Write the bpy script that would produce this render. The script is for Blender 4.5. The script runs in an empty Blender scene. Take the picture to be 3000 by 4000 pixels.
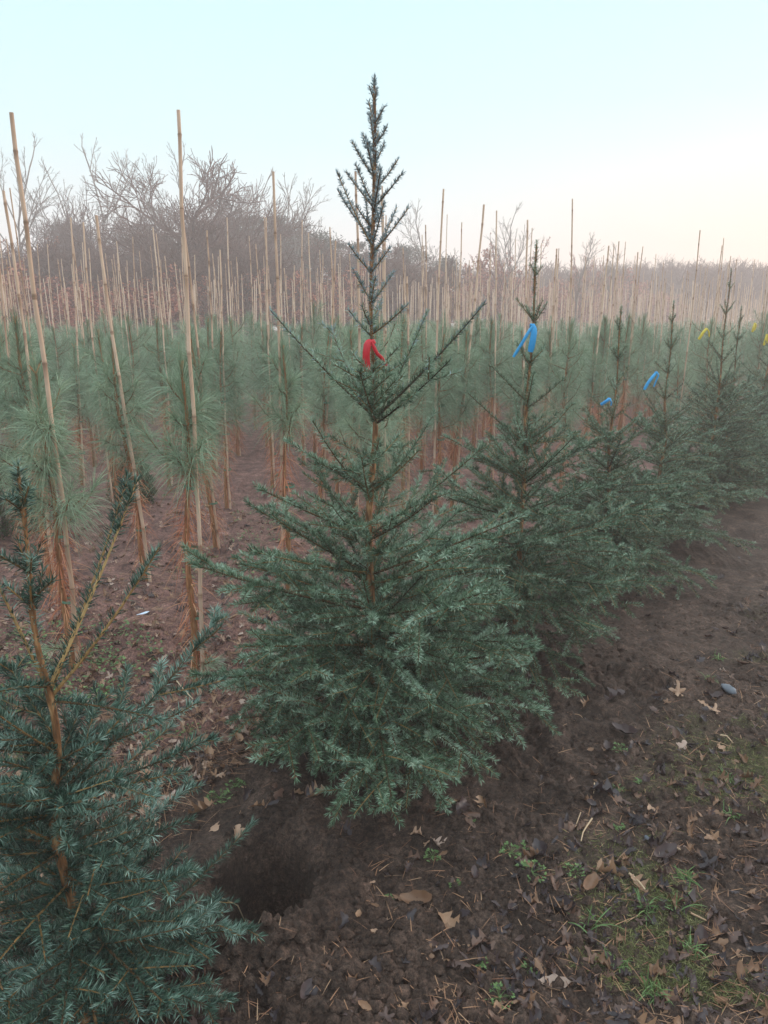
import bpy, math
import numpy as np
from mathutils import Vector

S = bpy.context.scene
COL = S.collection
R = math.radians
# ------------------------------------------------------------------ camera
PITCH, CAMH, F = R(14.04), 1.5, 3000.0           # focal length in pixels of a 3000 x 4000 frame
cam = bpy.data.cameras.new('camera')
cam.sensor_fit = 'VERTICAL'; cam.sensor_height = 36.0; cam.lens = 36.0 * F / 4000.0
cam.clip_start = 0.02; cam.clip_end = 2000
camo = bpy.data.objects.new('camera', cam); COL.objects.link(camo)
camo.location = (0, 0, CAMH); camo.rotation_euler = (R(90) - PITCH, 0, 0)
S.camera = camo
# ------------------------------------------------------------------ sky, sun, exposure
SUN_EL, SUN_AZ = R(13), R(66)                     # azimuth from +Y towards +X
w = bpy.data.worlds.new('World'); S.world = w; w.use_nodes = True
nt = w.node_tree; nt.nodes.clear()
out = nt.nodes.new('ShaderNodeOutputWorld'); bg = nt.nodes.new('ShaderNodeBackground')
sky = nt.nodes.new('ShaderNodeTexSky'); sky.sky_type = 'NISHITA'; sky.sun_disc = False
sky.sun_elevation = SUN_EL; sky.sun_rotation = SUN_AZ; sky.dust_density = 2.0; sky.ozone_density = 2.0
skb = nt.nodes.new('ShaderNodeBackground'); skb.inputs['Strength'].default_value = 0.012
nt.links.new(sky.outputs[0], skb.inputs['Color'])
tc = nt.nodes.new('ShaderNodeTexCoord'); sep = nt.nodes.new('ShaderNodeSeparateXYZ')
nt.links.new(tc.outputs['Generated'], sep.inputs[0])
ramp = nt.nodes.new('ShaderNodeValToRGB')         # clear winter dusk; dome above the view brightened for fill light
nt.links.new(sep.outputs['Z'], ramp.inputs[0])
e = ramp.color_ramp.elements
e[0].position = 0.0; e[0].color = (0.34, 0.385, 0.40, 1)
e[1].position = 1.0; e[1].color = (0.74, 0.90, 0.92, 1)
for p_, c_ in ((0.10, (0.345, 0.385, 0.395, 1)), (0.20, (0.272, 0.380, 0.398, 1)), (0.36, (0.232, 0.366, 0.394, 1)), (0.52, (0.60, 0.78, 0.82, 1))):
    q = e.new(p_); q.color = c_
# the warm band low down where the sun is going
lowr = nt.nodes.new('ShaderNodeMapRange'); lowr.inputs[1].default_value = 0.24; lowr.inputs[2].default_value = 0.02
nt.links.new(sep.outputs['Z'], lowr.inputs[0])
east = nt.nodes.new('ShaderNodeMapRange'); east.inputs[1].default_value = 0.0; east.inputs[2].default_value = 0.55
nt.links.new(sep.outputs['X'], east.inputs[0])
mul = nt.nodes.new('ShaderNodeMath'); mul.operation = 'MULTIPLY'
nt.links.new(lowr.outputs[0], mul.inputs[0]); nt.links.new(east.outputs[0], mul.inputs[1])
warm = nt.nodes.new('ShaderNodeMix'); warm.data_type = 'RGBA'; warm.inputs[7].default_value = (0.50, 0.335, 0.19, 1)
nt.links.new(mul.outputs[0], warm.inputs[0]); nt.links.new(ramp.outputs[0], warm.inputs[6])
bg.inputs['Strength'].default_value = 0.97
nt.links.new(warm.outputs[2], bg.inputs['Color'])
addn = nt.nodes.new('ShaderNodeAddShader')
nt.links.new(bg.outputs[0], addn.inputs[0]); nt.links.new(skb.outputs[0], addn.inputs[1])
nt.links.new(addn.outputs[0], out.inputs['Surface'])
sun = bpy.data.lights.new('sun', 'SUN'); sun.energy = 0.8; sun.angle = R(20); sun.color = (1.0, 0.86, 0.72)
suno = bpy.data.objects.new('sun', sun); COL.objects.link(suno)
sd = Vector((math.sin(SUN_AZ) * math.cos(SUN_EL), math.cos(SUN_AZ) * math.cos(SUN_EL), math.sin(SUN_EL)))
suno.rotation_euler = sd.to_track_quat('Z', 'Y').to_euler()
S.view_settings.view_transform = 'Standard'; S.view_settings.look = 'None'
S.view_settings.exposure = 1.44; S.view_settings.gamma = 1.0
S.cycles.max_bounces = 5; S.cycles.diffuse_bounces = 3; S.cycles.glossy_bounces = 2
S.cycles.transmission_bounces = 2; S.cycles.volume_bounces = 1; S.cycles.transparent_max_bounces = 4
S.cycles.use_denoising = True
S.cycles.use_adaptive_sampling = False
HAZE_DENSITY = 0.0092

# ------------------------------------------------------------------ small maths
def ray(px, py):
    a, b = (px - 1500.0) / F, -(py - 2000.0) / F
    c, s = math.cos(PITCH), math.sin(PITCH)
    return np.array([a, c + b * s, -s + b * c])
def on_ground(px, py):
    d = ray(px, py); t = CAMH / -d[2]
    return d[0] * t, d[1] * t
def at(px, py, Y):
    d = ray(px, py); t = Y / d[1]
    return np.array([d[0] * t, Y, CAMH + d[2] * t])
def nrm(v):
    return v / np.maximum(np.linalg.norm(v, axis=-1, keepdims=True), 1e-9)
_LAT = np.random.default_rng(5).random((257, 257))
def vnoise(x, y):
    xi, yi = np.floor(x).astype(int), np.floor(y).astype(int)
    fx, fy = x - xi, y - yi
    fx, fy = fx * fx * (3 - 2 * fx), fy * fy * (3 - 2 * fy)
    a, b = _LAT[xi % 257, yi % 257], _LAT[(xi + 1) % 257, yi % 257]
    c, d = _LAT[xi % 257, (yi + 1) % 257], _LAT[(xi + 1) % 257, (yi + 1) % 257]
    return (a * (1 - fx) + b * fx) * (1 - fy) + (c * (1 - fx) + d * fx) * fy - 0.5
def sstep(a, b, x):
    t = np.clip((x - a) / (b - a), 0, 1); return t * t * (3 - 2 * t)

# ------------------------------------------------------------------ mesh building
class MB:
    """collects quads (and triangles as quads' little brothers) with a material slot and a tint per vertex"""
    def __init__(s):
        s.v, s.q, s.t, s.qm, s.tm, s.tint, s.n = [], [], [], [], [], [], 0
    def add(s, v, quads=None, tris=None, mat=0, tint=0.5):
        v = np.asarray(v, float).reshape(-1, 3); o = s.n
        s.v.append(v); s.n += len(v)
        s.tint.append(np.broadcast_to(np.asarray(tint, float), (len(v),)))
        if quads is not None and len(quads):
            q = np.asarray(quads).reshape(-1, 4) + o; s.q.append(q); s.qm.append(np.full(len(q), mat))
        if tris is not None and len(tris):
            q = np.asarray(tris).reshape(-1, 3) + o; s.t.append(q); s.tm.append(np.full(len(q), mat))
    def mesh(s, name, mats, smooth=False):
        me = bpy.data.meshes.new(name)
        v = np.concatenate(s.v)
        me.vertices.add(len(v)); me.vertices.foreach_set('co', v.astype(np.float32).ravel())
        q = np.concatenate(s.q) if s.q else np.zeros((0, 4), int)
        t = np.concatenate(s.t) if s.t else np.zeros((0, 3), int)
        li = np.concatenate([q.ravel(), t.ravel()]).astype(np.int32)
        me.loops.add(len(li)); me.loops.foreach_set('vertex_index', li)
        st = np.concatenate([np.arange(len(q)) * 4, len(q) * 4 + np.arange(len(t)) * 3]).astype(np.int32)
        me.polygons.add(len(st)); me.polygons.foreach_set('loop_start', st)
        mi = np.concatenate([*(s.qm or [np.zeros(0, int)]), *(s.tm or [np.zeros(0, int)])]).astype(np.int32)
        me.polygons.foreach_set('material_index', mi)
        me.polygons.foreach_set('use_smooth', np.full(len(st), bool(smooth)))
        a = me.attributes.new('tint', 'FLOAT', 'POINT')
        a.data.foreach_set('value', np.concatenate(s.tint).astype(np.float32))
        for m in mats: me.materials.append(m)
        me.update(calc_edges=True)
        return me

def tubes(mb, P, Rr, k=5, mat=0, tint=None, rng=None, cap=False):
    """P (T, n, 3) centre lines, Rr (T, n) radii"""
    P = np.asarray(P, float); Rr = np.asarray(Rr, float)
    if P.ndim == 2: P, Rr = P[None], Rr[None]
    T, n, _ = P.shape
    tg = nrm(np.gradient(P, axis=1))
    ref = np.where(np.abs(tg.mean(1)[:, 2:3]) > 0.8, np.array([[1., 0, 0]]), np.array([[0, 0, 1.]]))[:, None, :]
    u = nrm(np.cross(tg, np.broadcast_to(ref, tg.shape))); vv = np.cross(tg, u)
    ang = np.arange(k) * 2 * math.pi / k
    V = P[:, :, None, :] + Rr[:, :, None, None] * (np.cos(ang)[None, None, :, None] * u[:, :, None, :] + np.sin(ang)[None, None, :, None] * vv[:, :, None, :])
    i, j = np.meshgrid(np.arange(n - 1), np.arange(k), indexing='ij')
    a = i * k + j; b = i * k + (j + 1) % k
    q = np.stack([a, b, b + k, a + k], -1).reshape(-1, 4)
    Q = (q[None] + (np.arange(T) * n * k)[:, None, None]).reshape(-1, 4)
    ti = 0.5 if tint is None else np.repeat(np.asarray(tint), n * k)
    mb.add(V, Q, mat=mat, tint=ti)
    if cap:
        for e_ in (0, n - 1):
            c0 = V[:, e_].reshape(T, k, 3)
            for tt in range(T):
                vs = np.vstack([c0[tt], P[tt, e_][None]])
                tr = [[jj, (jj + 1) % k, k] for jj in range(k)] if e_ else [[(jj + 1) % k, jj, k] for jj in range(k)]
                mb.add(vs, tris=tr, mat=mat, tint=0.5 if tint is None else float(np.asarray(tint).ravel()[tt]))

def blades(mb, B, D, L, W, droop=0.0, m=1, mat=0, tint=0.5, rng=None, side=None):
    """flat tapering blades: B base, D direction, L length, W full width; m segments"""
    N = len(B); L = np.broadcast_to(L, (N,)); W = np.broadcast_to(W, (N,))
    if side is None: side = rng.normal(size=(N, 3))
    sd_ = nrm(np.cross(D, side))
    tint = np.broadcast_to(tint, (N,)); droop = np.broadcast_to(droop, (N,))
    if m == 1:                                                   # one diamond
        mid = B + D * (L * 0.42)[:, None]; tip = B + D * L[:, None]
        V = np.stack([B, mid + sd_ * (W / 2)[:, None], tip, mid - sd_ * (W / 2)[:, None]], 1)
        mb.add(V, np.arange(N * 4).reshape(N, 4), mat=mat, tint=np.repeat(tint, 4)); return
    ts = np.linspace(0, 1, m + 1)
    pts = B[:, None, :] + D[:, None, :] * (L[:, None] * ts)[:, :, None]
    pts[:, :, 2] -= (droop * L)[:, None] * ts ** 2
    wp = np.where(ts < 0.6, 1.0, 1.0 - 0.88 * (ts - 0.6) / 0.4) * 0.5
    off = sd_[:, None, :] * (W[:, None] * wp)[:, :, None]
    V = np.stack([pts - off, pts + off], 2)                       # N, m+1, 2, 3
    i = np.arange(m)
    q = np.stack([2 * i, 2 * i + 1, 2 * i + 3, 2 * i + 2], -1)
    Q = (q[None] + (np.arange(N) * (m + 1) * 2)[:, None, None]).reshape(-1, 4)
    mb.add(V, Q, mat=mat, tint=np.repeat(tint, (m + 1) * 2))

# ------------------------------------------------------------------ objects
def mesh_obj(name, me, parent=None, loc=(0, 0, 0), rot=(0, 0, 0), scale=(1, 1, 1)):
    o = bpy.data.objects.new(name, me); COL.objects.link(o)
    if parent is not None: o.parent = parent
    o.location = loc; o.rotation_euler = rot; o.scale = scale
    return o
def tag(o, label=None, cat=None, group=None, kind=None):
    for k_, v_ in (('label', label), ('category', cat), ('group', group), ('kind', kind)):
        if v_: o[k_] = v_
    return o
def empty(name, loc, rz=0.0, sc=1.0, rot=None):
    o = bpy.data.objects.new(name, None); COL.objects.link(o)
    o.empty_display_size = 0.1
    o.location = loc; o.rotation_euler = rot or (0, 0, rz); o.scale = (sc, sc, sc)
    return o

# ------------------------------------------------------------------ materials
def new_mat(name):
    m = bpy.data.materials.new(name); m.use_nodes = True
    n = m.node_tree.nodes; b = n['Principled BSDF']
    return m, m.node_tree, n, b
def tint_mat(name, stops, rough=0.6, spec=0.3, noise=None, per_object=0.0, translucent=0.0, bump=None):
    """colour from the tint attribute through a ramp, with patchy noise and a little change from object to object"""
    m, t, n, b = new_mat(name)
    at_ = n.new('ShaderNodeAttribute'); at_.attribute_name = 'tint'
    src = at_.outputs['Fac']
    if per_object:
        oi = n.new('ShaderNodeObjectInfo'); ma = n.new('ShaderNodeMath'); ma.operation = 'MULTIPLY_ADD'
        t.links.new(oi.outputs['Random'], ma.inputs[0]); ma.inputs[1].default_value = per_object; ma.inputs[2].default_value = -per_object / 2
        ad = n.new('ShaderNodeMath'); ad.operation = 'ADD'; t.links.new(src, ad.inputs[0]); t.links.new(ma.outputs[0], ad.inputs[1]); src = ad.outputs[0]
    if noise:
        g = n.new('ShaderNodeTexCoord'); no = n.new('ShaderNodeTexNoise'); no.inputs['Scale'].default_value = noise[0]; no.inputs['Detail'].default_value = 4
        mp_ = n.new('ShaderNodeMapping'); mp_.inputs['Scale'].default_value = (1, 1, 0.22 if bump and 'bark' in name else 1)
        t.links.new(g.outputs['Object'], mp_.inputs['Vector']); t.links.new(mp_.outputs[0], no.inputs['Vector'])
        ma = n.new('ShaderNodeMath'); ma.operation = 'MULTIPLY_ADD'; ma.inputs[1].default_value = noise[1]; ma.inputs[2].default_value = -noise[1] / 2
        t.links.new(no.outputs['Fac'], ma.inputs[0])
        ad = n.new('ShaderNodeMath'); ad.operation = 'ADD'; t.links.new(src, ad.inputs[0]); t.links.new(ma.outputs[0], ad.inputs[1]); src = ad.outputs[0]
        if bump:
            bp = n.new('ShaderNodeBump'); bp.inputs['Strength'].default_value = bump; bp.inputs['Distance'].default_value = 0.004
            t.links.new(no.outputs['Fac'], bp.inputs['Height']); t.links.new(bp.outputs[0], b.inputs['Normal'])
    r = n.new('ShaderNodeValToRGB'); t.links.new(src, r.inputs[0])
    el = r.color_ramp.elements
    el[0].position, el[0].color = stops[0][0], (*stops[0][1], 1)
    el[1].position, el[1].color = stops[-1][0], (*stops[-1][1], 1)
    for p_, c_ in stops[1:-1]:
        q_ = el.new(p_); q_.color = (*c_, 1)
    t.links.new(r.outputs[0], b.inputs['Base Color'])
    b.inputs['Roughness'].default_value = rough; b.inputs['Specular IOR Level'].default_value = spec
    if translucent:
        tr = n.new('ShaderNodeBsdfTranslucent'); t.links.new(r.outputs[0], tr.inputs[0])
        mx = n.new('ShaderNodeMixShader'); mx.inputs[0].default_value = translucent
        t.links.new(b.outputs[0], mx.inputs[1]); t.links.new(tr.outputs[0], mx.inputs[2])
        t.links.new(mx.outputs[0], n['Material Output'].inputs['Surface'])
    return m

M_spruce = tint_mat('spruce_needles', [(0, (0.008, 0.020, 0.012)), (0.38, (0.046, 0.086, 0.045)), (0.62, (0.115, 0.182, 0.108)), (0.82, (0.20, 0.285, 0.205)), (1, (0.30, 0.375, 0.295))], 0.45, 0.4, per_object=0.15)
M_blue_spruce = tint_mat('blue_spruce_needles', [(0, (0.009, 0.024, 0.020)), (0.42, (0.030, 0.062, 0.042)), (0.66, (0.080, 0.140, 0.104)), (1, (0.23, 0.31, 0.27))], 0.5, 0.35)
M_glare_needles = tint_mat('young_glare_needles', [(0, (0.06, 0.085, 0.095)), (0.5, (0.15, 0.20, 0.225)), (1, (0.30, 0.36, 0.40))], 0.5, 0.35)  # sky glare round the leader put into a paler, bluer needle colour
M_twig = tint_mat('spruce_twig_bark', [(0, (0.035, 0.022, 0.014)), (0.4, (0.12, 0.065, 0.03)), (0.7, (0.26, 0.145, 0.06)), (1, (0.40, 0.26, 0.12))], 0.8, 0.15, noise=(60, 0.5))
M_trunk = tint_mat('spruce_trunk_bark', [(0, (0.05, 0.024, 0.014)), (0.45, (0.17, 0.078, 0.036)), (0.7, (0.30, 0.15, 0.07)), (1, (0.45, 0.28, 0.15))], 0.85, 0.15, noise=(110, 1.9), bump=1.0)
M_pine = tint_mat('long_pine_needles', [(0, (0.07, 0.11, 0.065)), (0.4, (0.15, 0.215, 0.135)), (0.75, (0.25, 0.32, 0.215)), (1, (0.38, 0.43, 0.29))], 0.5, 0.35, per_object=0.3, translucent=0.2)
M_pinebark = tint_mat('young_pine_bark', [(0, (0.10, 0.045, 0.025)), (0.5, (0.27, 0.12, 0.055)), (1, (0.42, 0.22, 0.11))], 0.85, 0.15, noise=(100, 1.7), bump=1.0)
M_dead = tint_mat('dead_pine_needles', [(0, (0.24, 0.060, 0.032)), (0.5, (0.46, 0.150, 0.078)), (1, (0.60, 0.31, 0.18))], 0.8, 0.15)
M_tie = tint_mat('green_tie_tape', [(0, (0.05, 0.12, 0.07)), (1, (0.16, 0.28, 0.2))], 0.6, 0.3)
M_cane = tint_mat('bamboo', [(0, (0.22, 0.125, 0.085)), (0.35, (0.44, 0.275, 0.195)), (0.7, (0.58, 0.395, 0.30)), (1, (0.66, 0.50, 0.41))], 0.55, 0.3, noise=(9, 0.55), per_object=0.4)
M_barebark = tint_mat('bare_tree_bark', [(0, (0.050, 0.028, 0.025)), (1, (0.16, 0.092, 0.08))], 0.9, 0.1, noise=(2, 0.4))
M_palebark = tint_mat('pale_sapling_bark', [(0, (0.13, 0.11, 0.10)), (1, (0.26, 0.22, 0.20))], 0.9, 0.1, noise=(2, 0.4))
M_rust = tint_mat('withered_beech_leaves', [(0, (0.15, 0.040, 0.028)), (0.5, (0.33, 0.095, 0.065)), (1, (0.50, 0.21, 0.14))], 0.75, 0.2, per_object=0.25, translucent=0.15)
M_fardark = tint_mat('evergreen_needles_far', [(0, (0.018, 0.032, 0.026)), (0.6, (0.04, 0.065, 0.05)), (1, (0.08, 0.105, 0.085))], 0.7, 0.2, per_object=0.2)
M_thuja = tint_mat('thuja_sprays', [(0, (0.02, 0.04, 0.018)), (0.6, (0.05, 0.085, 0.035)), (1, (0.13, 0.15, 0.06))], 0.65, 0.25)
M_leaf = tint_mat('fallen_leaves', [(0, (0.030, 0.021, 0.026)), (0.22, (0.065, 0.038, 0.038)), (0.45, (0.13, 0.065, 0.045)), (0.65, (0.20, 0.10, 0.056)), (0.85, (0.33, 0.185, 0.115)), (1, (0.38, 0.26, 0.22))], 0.5, 0.35, noise=(45, 0.22), translucent=0.08)
M_weed = tint_mat('chickweed', [(0, (0.04, 0.070, 0.022)), (0.5, (0.085, 0.145, 0.045)), (1, (0.18, 0.25, 0.09))], 0.5, 0.35, translucent=0.15)
M_grass = tint_mat('grass_blades', [(0, (0.07, 0.065, 0.025)), (0.5, (0.12, 0.125, 0.042)), (1, (0.27, 0.24, 0.11))], 0.6, 0.25, translucent=0.15)
M_straw = tint_mat('dry_straw', [(0, (0.15, 0.065, 0.04)), (0.5, (0.31, 0.16, 0.095)), (1, (0.55, 0.43, 0.30))], 0.7, 0.2)
M_stone = tint_mat('grey_stone', [(0, (0.045, 0.047, 0.06)), (1, (0.16, 0.165, 0.20))], 0.6, 0.4, noise=(30, 0.9), bump=0.4)

def ribbon_mat(name, c, c2):
    return tint_mat(name, [(0, c), (1, c2)], 0.35, 0.5, noise=(60, 0.6), translucent=0.25)
M_red = ribbon_mat('red_ribbon', (0.55, 0.008, 0.022), (0.75, 0.03, 0.05))
M_blue = ribbon_mat('blue_ribbon', (0.015, 0.26, 0.62), (0.05, 0.42, 0.80))
M_yellow = ribbon_mat('yellow_ribbon', (0.62, 0.46, 0.03), (0.80, 0.64, 0.10))

def soil_material():
    m, t, n, b = new_mat('dark_garden_soil')
    g = n.new('ShaderNodeTexCoord')
    def noise(sc, det, rough=0.6):
        o = n.new('ShaderNodeTexNoise'); o.inputs['Scale'].default_value = sc; o.inputs['Detail'].default_value = det
        o.inputs['Roughness'].default_value = rough
        t.links.new(g.outputs['Object'], o.inputs['Vector']); return o
    big, mid, fine = noise(1.1, 3), noise(9, 5), noise(70, 6, 0.7)
    def ramp2(fac, stops):
        r = n.new('ShaderNodeValToRGB'); t.links.new(fac, r.inputs[0]); el = r.color_ramp.elements
        el[0].position, el[0].color = stops[0][0], (*stops[0][1], 1); el[1].position, el[1].color = stops[-1][0], (*stops[-1][1], 1)
        for p_, c_ in stops[1:-1]:
            q_ = el.new(p_); q_.color = (*c_, 1)
        return r.outputs[0]
    def mix(fac, a, c, mode='MIX'):
        x = n.new('ShaderNodeMix'); x.data_type = 'RGBA'; x.blend_type = mode
        if isinstance(fac, float): x.inputs[0].default_value = fac
        else: t.links.new(fac, x.inputs[0])
        t.links.new(a, x.inputs[6]); t.links.new(c, x.inputs[7]); return x.outputs[2]
    def attr(nm):
        a = n.new('ShaderNodeAttribute'); a.attribute_name = nm; return a.outputs['Fac']
    base = ramp2(mid.outputs['Fac'], [(0.30, (0.013, 0.008, 0.0068)), (0.5, (0.047, 0.0290, 0.0235)), (0.72, (0.118, 0.074, 0.060))])
    red = ramp2(big.outputs['Fac'], [(0.3, (0.032, 0.020, 0.0165)), (0.7, (0.074, 0.041, 0.031))])
    c = mix(0.45, base, red)
    grain = ramp2(fine.outputs['Fac'], [(0.34, (0.30, 0.29, 0.28)), (0.5, (1, 1, 1)), (0.66, (2.0, 1.9, 1.8))])
    tiny = ramp2(noise(230, 3, 0.7).outputs['Fac'], [(0.36, (0.45, 0.44, 0.43)), (0.5, (1, 1, 1)), (0.68, (1.75, 1.7, 1.65))])
    grain = mix(0.85, grain, tiny, 'MULTIPLY')
    c = mix(0.8, c, grain, 'MULTIPLY')
    lit = ramp2(mid.outputs['Fac'], [(0.3, (0.060, 0.029, 0.026)), (0.55, (0.175, 0.086, 0.075)), (0.8, (0.31, 0.165, 0.14))])
    c = mix(attr('litter'), c, mix(0.8, lit, grain, 'MULTIPLY'))
    mossc = ramp2(fine.outputs['Fac'], [(0.3, (0.028, 0.026, 0.013)), (0.55, (0.080, 0.068, 0.032)), (0.75, (0.15, 0.125, 0.06))])
    c = mix(attr('moss'), c, mossc)
    t.links.new(c, b.inputs['Base Color'])
    b.inputs['Roughness'].default_value = 0.85; b.inputs['Specular IOR Level'].default_value = 0.2
    bp = n.new('ShaderNodeBump'); bp.inputs['Strength'].default_value = 0.9; bp.inputs['Distance'].default_value = 0.012
    t.links.new(fine.outputs['Fac'], bp.inputs['Height']); t.links.new(bp.outputs[0], b.inputs['Normal'])
    return m
M_soil = soil_material()

# ------------------------------------------------------------------ ground: one sheet, cut along the planting row into field and path
ROW0, ROWD = np.array([-0.05, 2.44]), nrm(np.array([0.729, 1.0]))
ROWN = np.array([-ROWD[1], ROWD[0]])                       # points into the field
def row_off(x, y): return (x - ROW0[0]) * ROWN[0] + (y - ROW0[1]) * ROWN[1]
PIT = (-0.33, 1.80)
def ground_z(x, y, fine=True):
    x = np.asarray(x, float); y = np.asarray(y, float)
    near = 1 - sstep(6, 14, np.hypot(x, y))
    off = row_off(x, y)
    z = 0.055 * vnoise(x * 0.9 + 31, y * 0.9 + 7) + 0.04 * vnoise(x * 2.7 + 3, y * 2.7 + 50)
    rough = (0.50 + 0.75 * sstep(-0.18, 0.28, vnoise(x * 2.1 + 60, y * 2.1 + 13))) * (1 - 0.12 * sstep(-0.5, -0.8, off) * sstep(2.0, 2.6, y))
    z = z + 0.028 * rough * vnoise(x * 8 + 11, y * 8 + 91) * near
    if fine:
        z = z + rough * near * (0.034 * vnoise(x * 13 + 77, y * 13) + 0.040 * np.abs(vnoise(x * 29, y * 29 + 9)) * (0.6 + 1.6 * vnoise(x * 2.2 + 40, y * 2.2) + 0.5) + 0.026 * np.maximum(vnoise(x * 50 + 5, y * 50), -0.1))
    d = np.hypot((x - PIT[0]) / 0.135, (y - PIT[1]) / 0.165)
    d = d + 0.5 * vnoise(x * 9 + 2, y * 9)
    z = z - 0.30 * (1 - sstep(0.70, 1.15, d)) + 0.03 * np.exp(-((d - 1.6) / 0.45) ** 2)
    for lx, ly in ((ROW0[0], ROW0[1]), (0.59, 3.22), (1.26, 4.22)):
        z = z + 0.035 * np.exp(-(((x - lx) ** 2 + (y - ly) ** 2) / 0.12))
    return z
def moss_at(x, y):
    off = row_off(x, y)
    a = sstep(-0.70, -1.15, off) * 0.95
    return 0.7 * np.clip(a * sstep(-0.05, 0.2, vnoise(x * 3.1 + 9, y * 3.1 + 4) + 0.5 * vnoise(x * 11, y * 11)), 0, 0.9)
def graded(lo, hi, step, far, grow=1.09):
    c = list(np.arange(lo, hi, step)); s_ = step
    a, b = lo, c[-1]
    left, right = [], []
    while a > -far[0]:
        s_ *= grow; a -= s_; left.append(a)
    s_ = step
    while b < far[1]:
        s_ *= grow; b += s_; right.append(b)
    return np.array(left[::-1] + c + right)
def build_ground():
    xs = graded(-1.5, 2.4, 0.0125, (100, 100)); ys = graded(0.75, 4.3, 0.0125, (14, 120))
    X, Y = np.meshgrid(xs, ys, indexing='ij'); Z = ground_z(X, Y)
    nx, ny = X.shape
    V = np.stack([X, Y, Z], -1).reshape(-1, 3)
    i, j = np.meshgrid(np.arange(nx - 1), np.arange(ny - 1), indexing='ij')
    a = i * ny + j
    Q = np.stack([a, a + ny, a + ny + 1, a + 1], -1).reshape(-1, 4)
    cx, cy = V[Q].mean(1)[:, 0], V[Q].mean(1)[:, 1]
    off = row_off(cx, cy) + 0.10 * vnoise(cx * 3, cy * 3)
    isp = (off < -0.38) & (off > -3.2)
    for name, sel, lab in (('ground', ~isp, None), ('dirt_path', isp, None)):
        q = Q[sel]; used = np.unique(q); mp = np.zeros(len(V), int); mp[used] = np.arange(len(used))
        mb = MB(); mb.add(V[used], mp[q])
        me = mb.mesh(name, [M_soil], smooth=True)
        v = V[used]; o2 = row_off(v[:, 0], v[:, 1])
        ms = moss_at(v[:, 0], v[:, 1])
        dist = np.hypot(v[:, 0] - PIT[0], v[:, 1] - PIT[1])
        li = sstep(0.25, 0.7, o2 + 0.25 * vnoise(v[:, 0] * 4, v[:, 1] * 4)) * sstep(2.0, 2.6, v[:, 1]) * 0.85
        for nm, val in (('moss', ms), ('litter', li)):
            at_ = me.attributes.new(nm, 'FLOAT', 'POINT'); at_.data.foreach_set('value', val.astype(np.float32))
        o = mesh_obj(name, me); tag(o, kind='structure')
build_ground()
def gz(x, y): return float(ground_z(np.array([x]), np.array([y]))[0])

# ------------------------------------------------------------------ spruces
K = 6
class Shoots:
    def __init__(s): s.P, s.r0, s.r1, s.L, s.dn, s.vg = [], [], [], [], [], []
    def add(s, p0, d, L, r0, r1, up=0.0, dens=1.0, vigour=1.0):
        ts = np.linspace(0, 1, K)
        pts = np.empty((K, 3)); pts[0] = p0; d = d / np.linalg.norm(d)
        for i in range(1, K):
            d = d + np.array([0, 0, up / (K - 1)]); d = d / np.linalg.norm(d)
            pts[i] = pts[i - 1] + d * (L / (K - 1))
        s.P.append(pts); s.r0.append(r0); s.r1.append(r1); s.L.append(L); s.dn.append(dens); s.vg.append(vigour)
        return pts
def interp(pts, u):
    f = u * (len(pts) - 1); i = min(int(f), len(pts) - 2); f -= i
    p = pts[i] * (1 - f) + pts[i + 1] * f; d = pts[i + 1] - pts[i]
    return p, d / np.linalg.norm(d)
ZUP = np.array([0, 0, 1.0])
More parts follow.
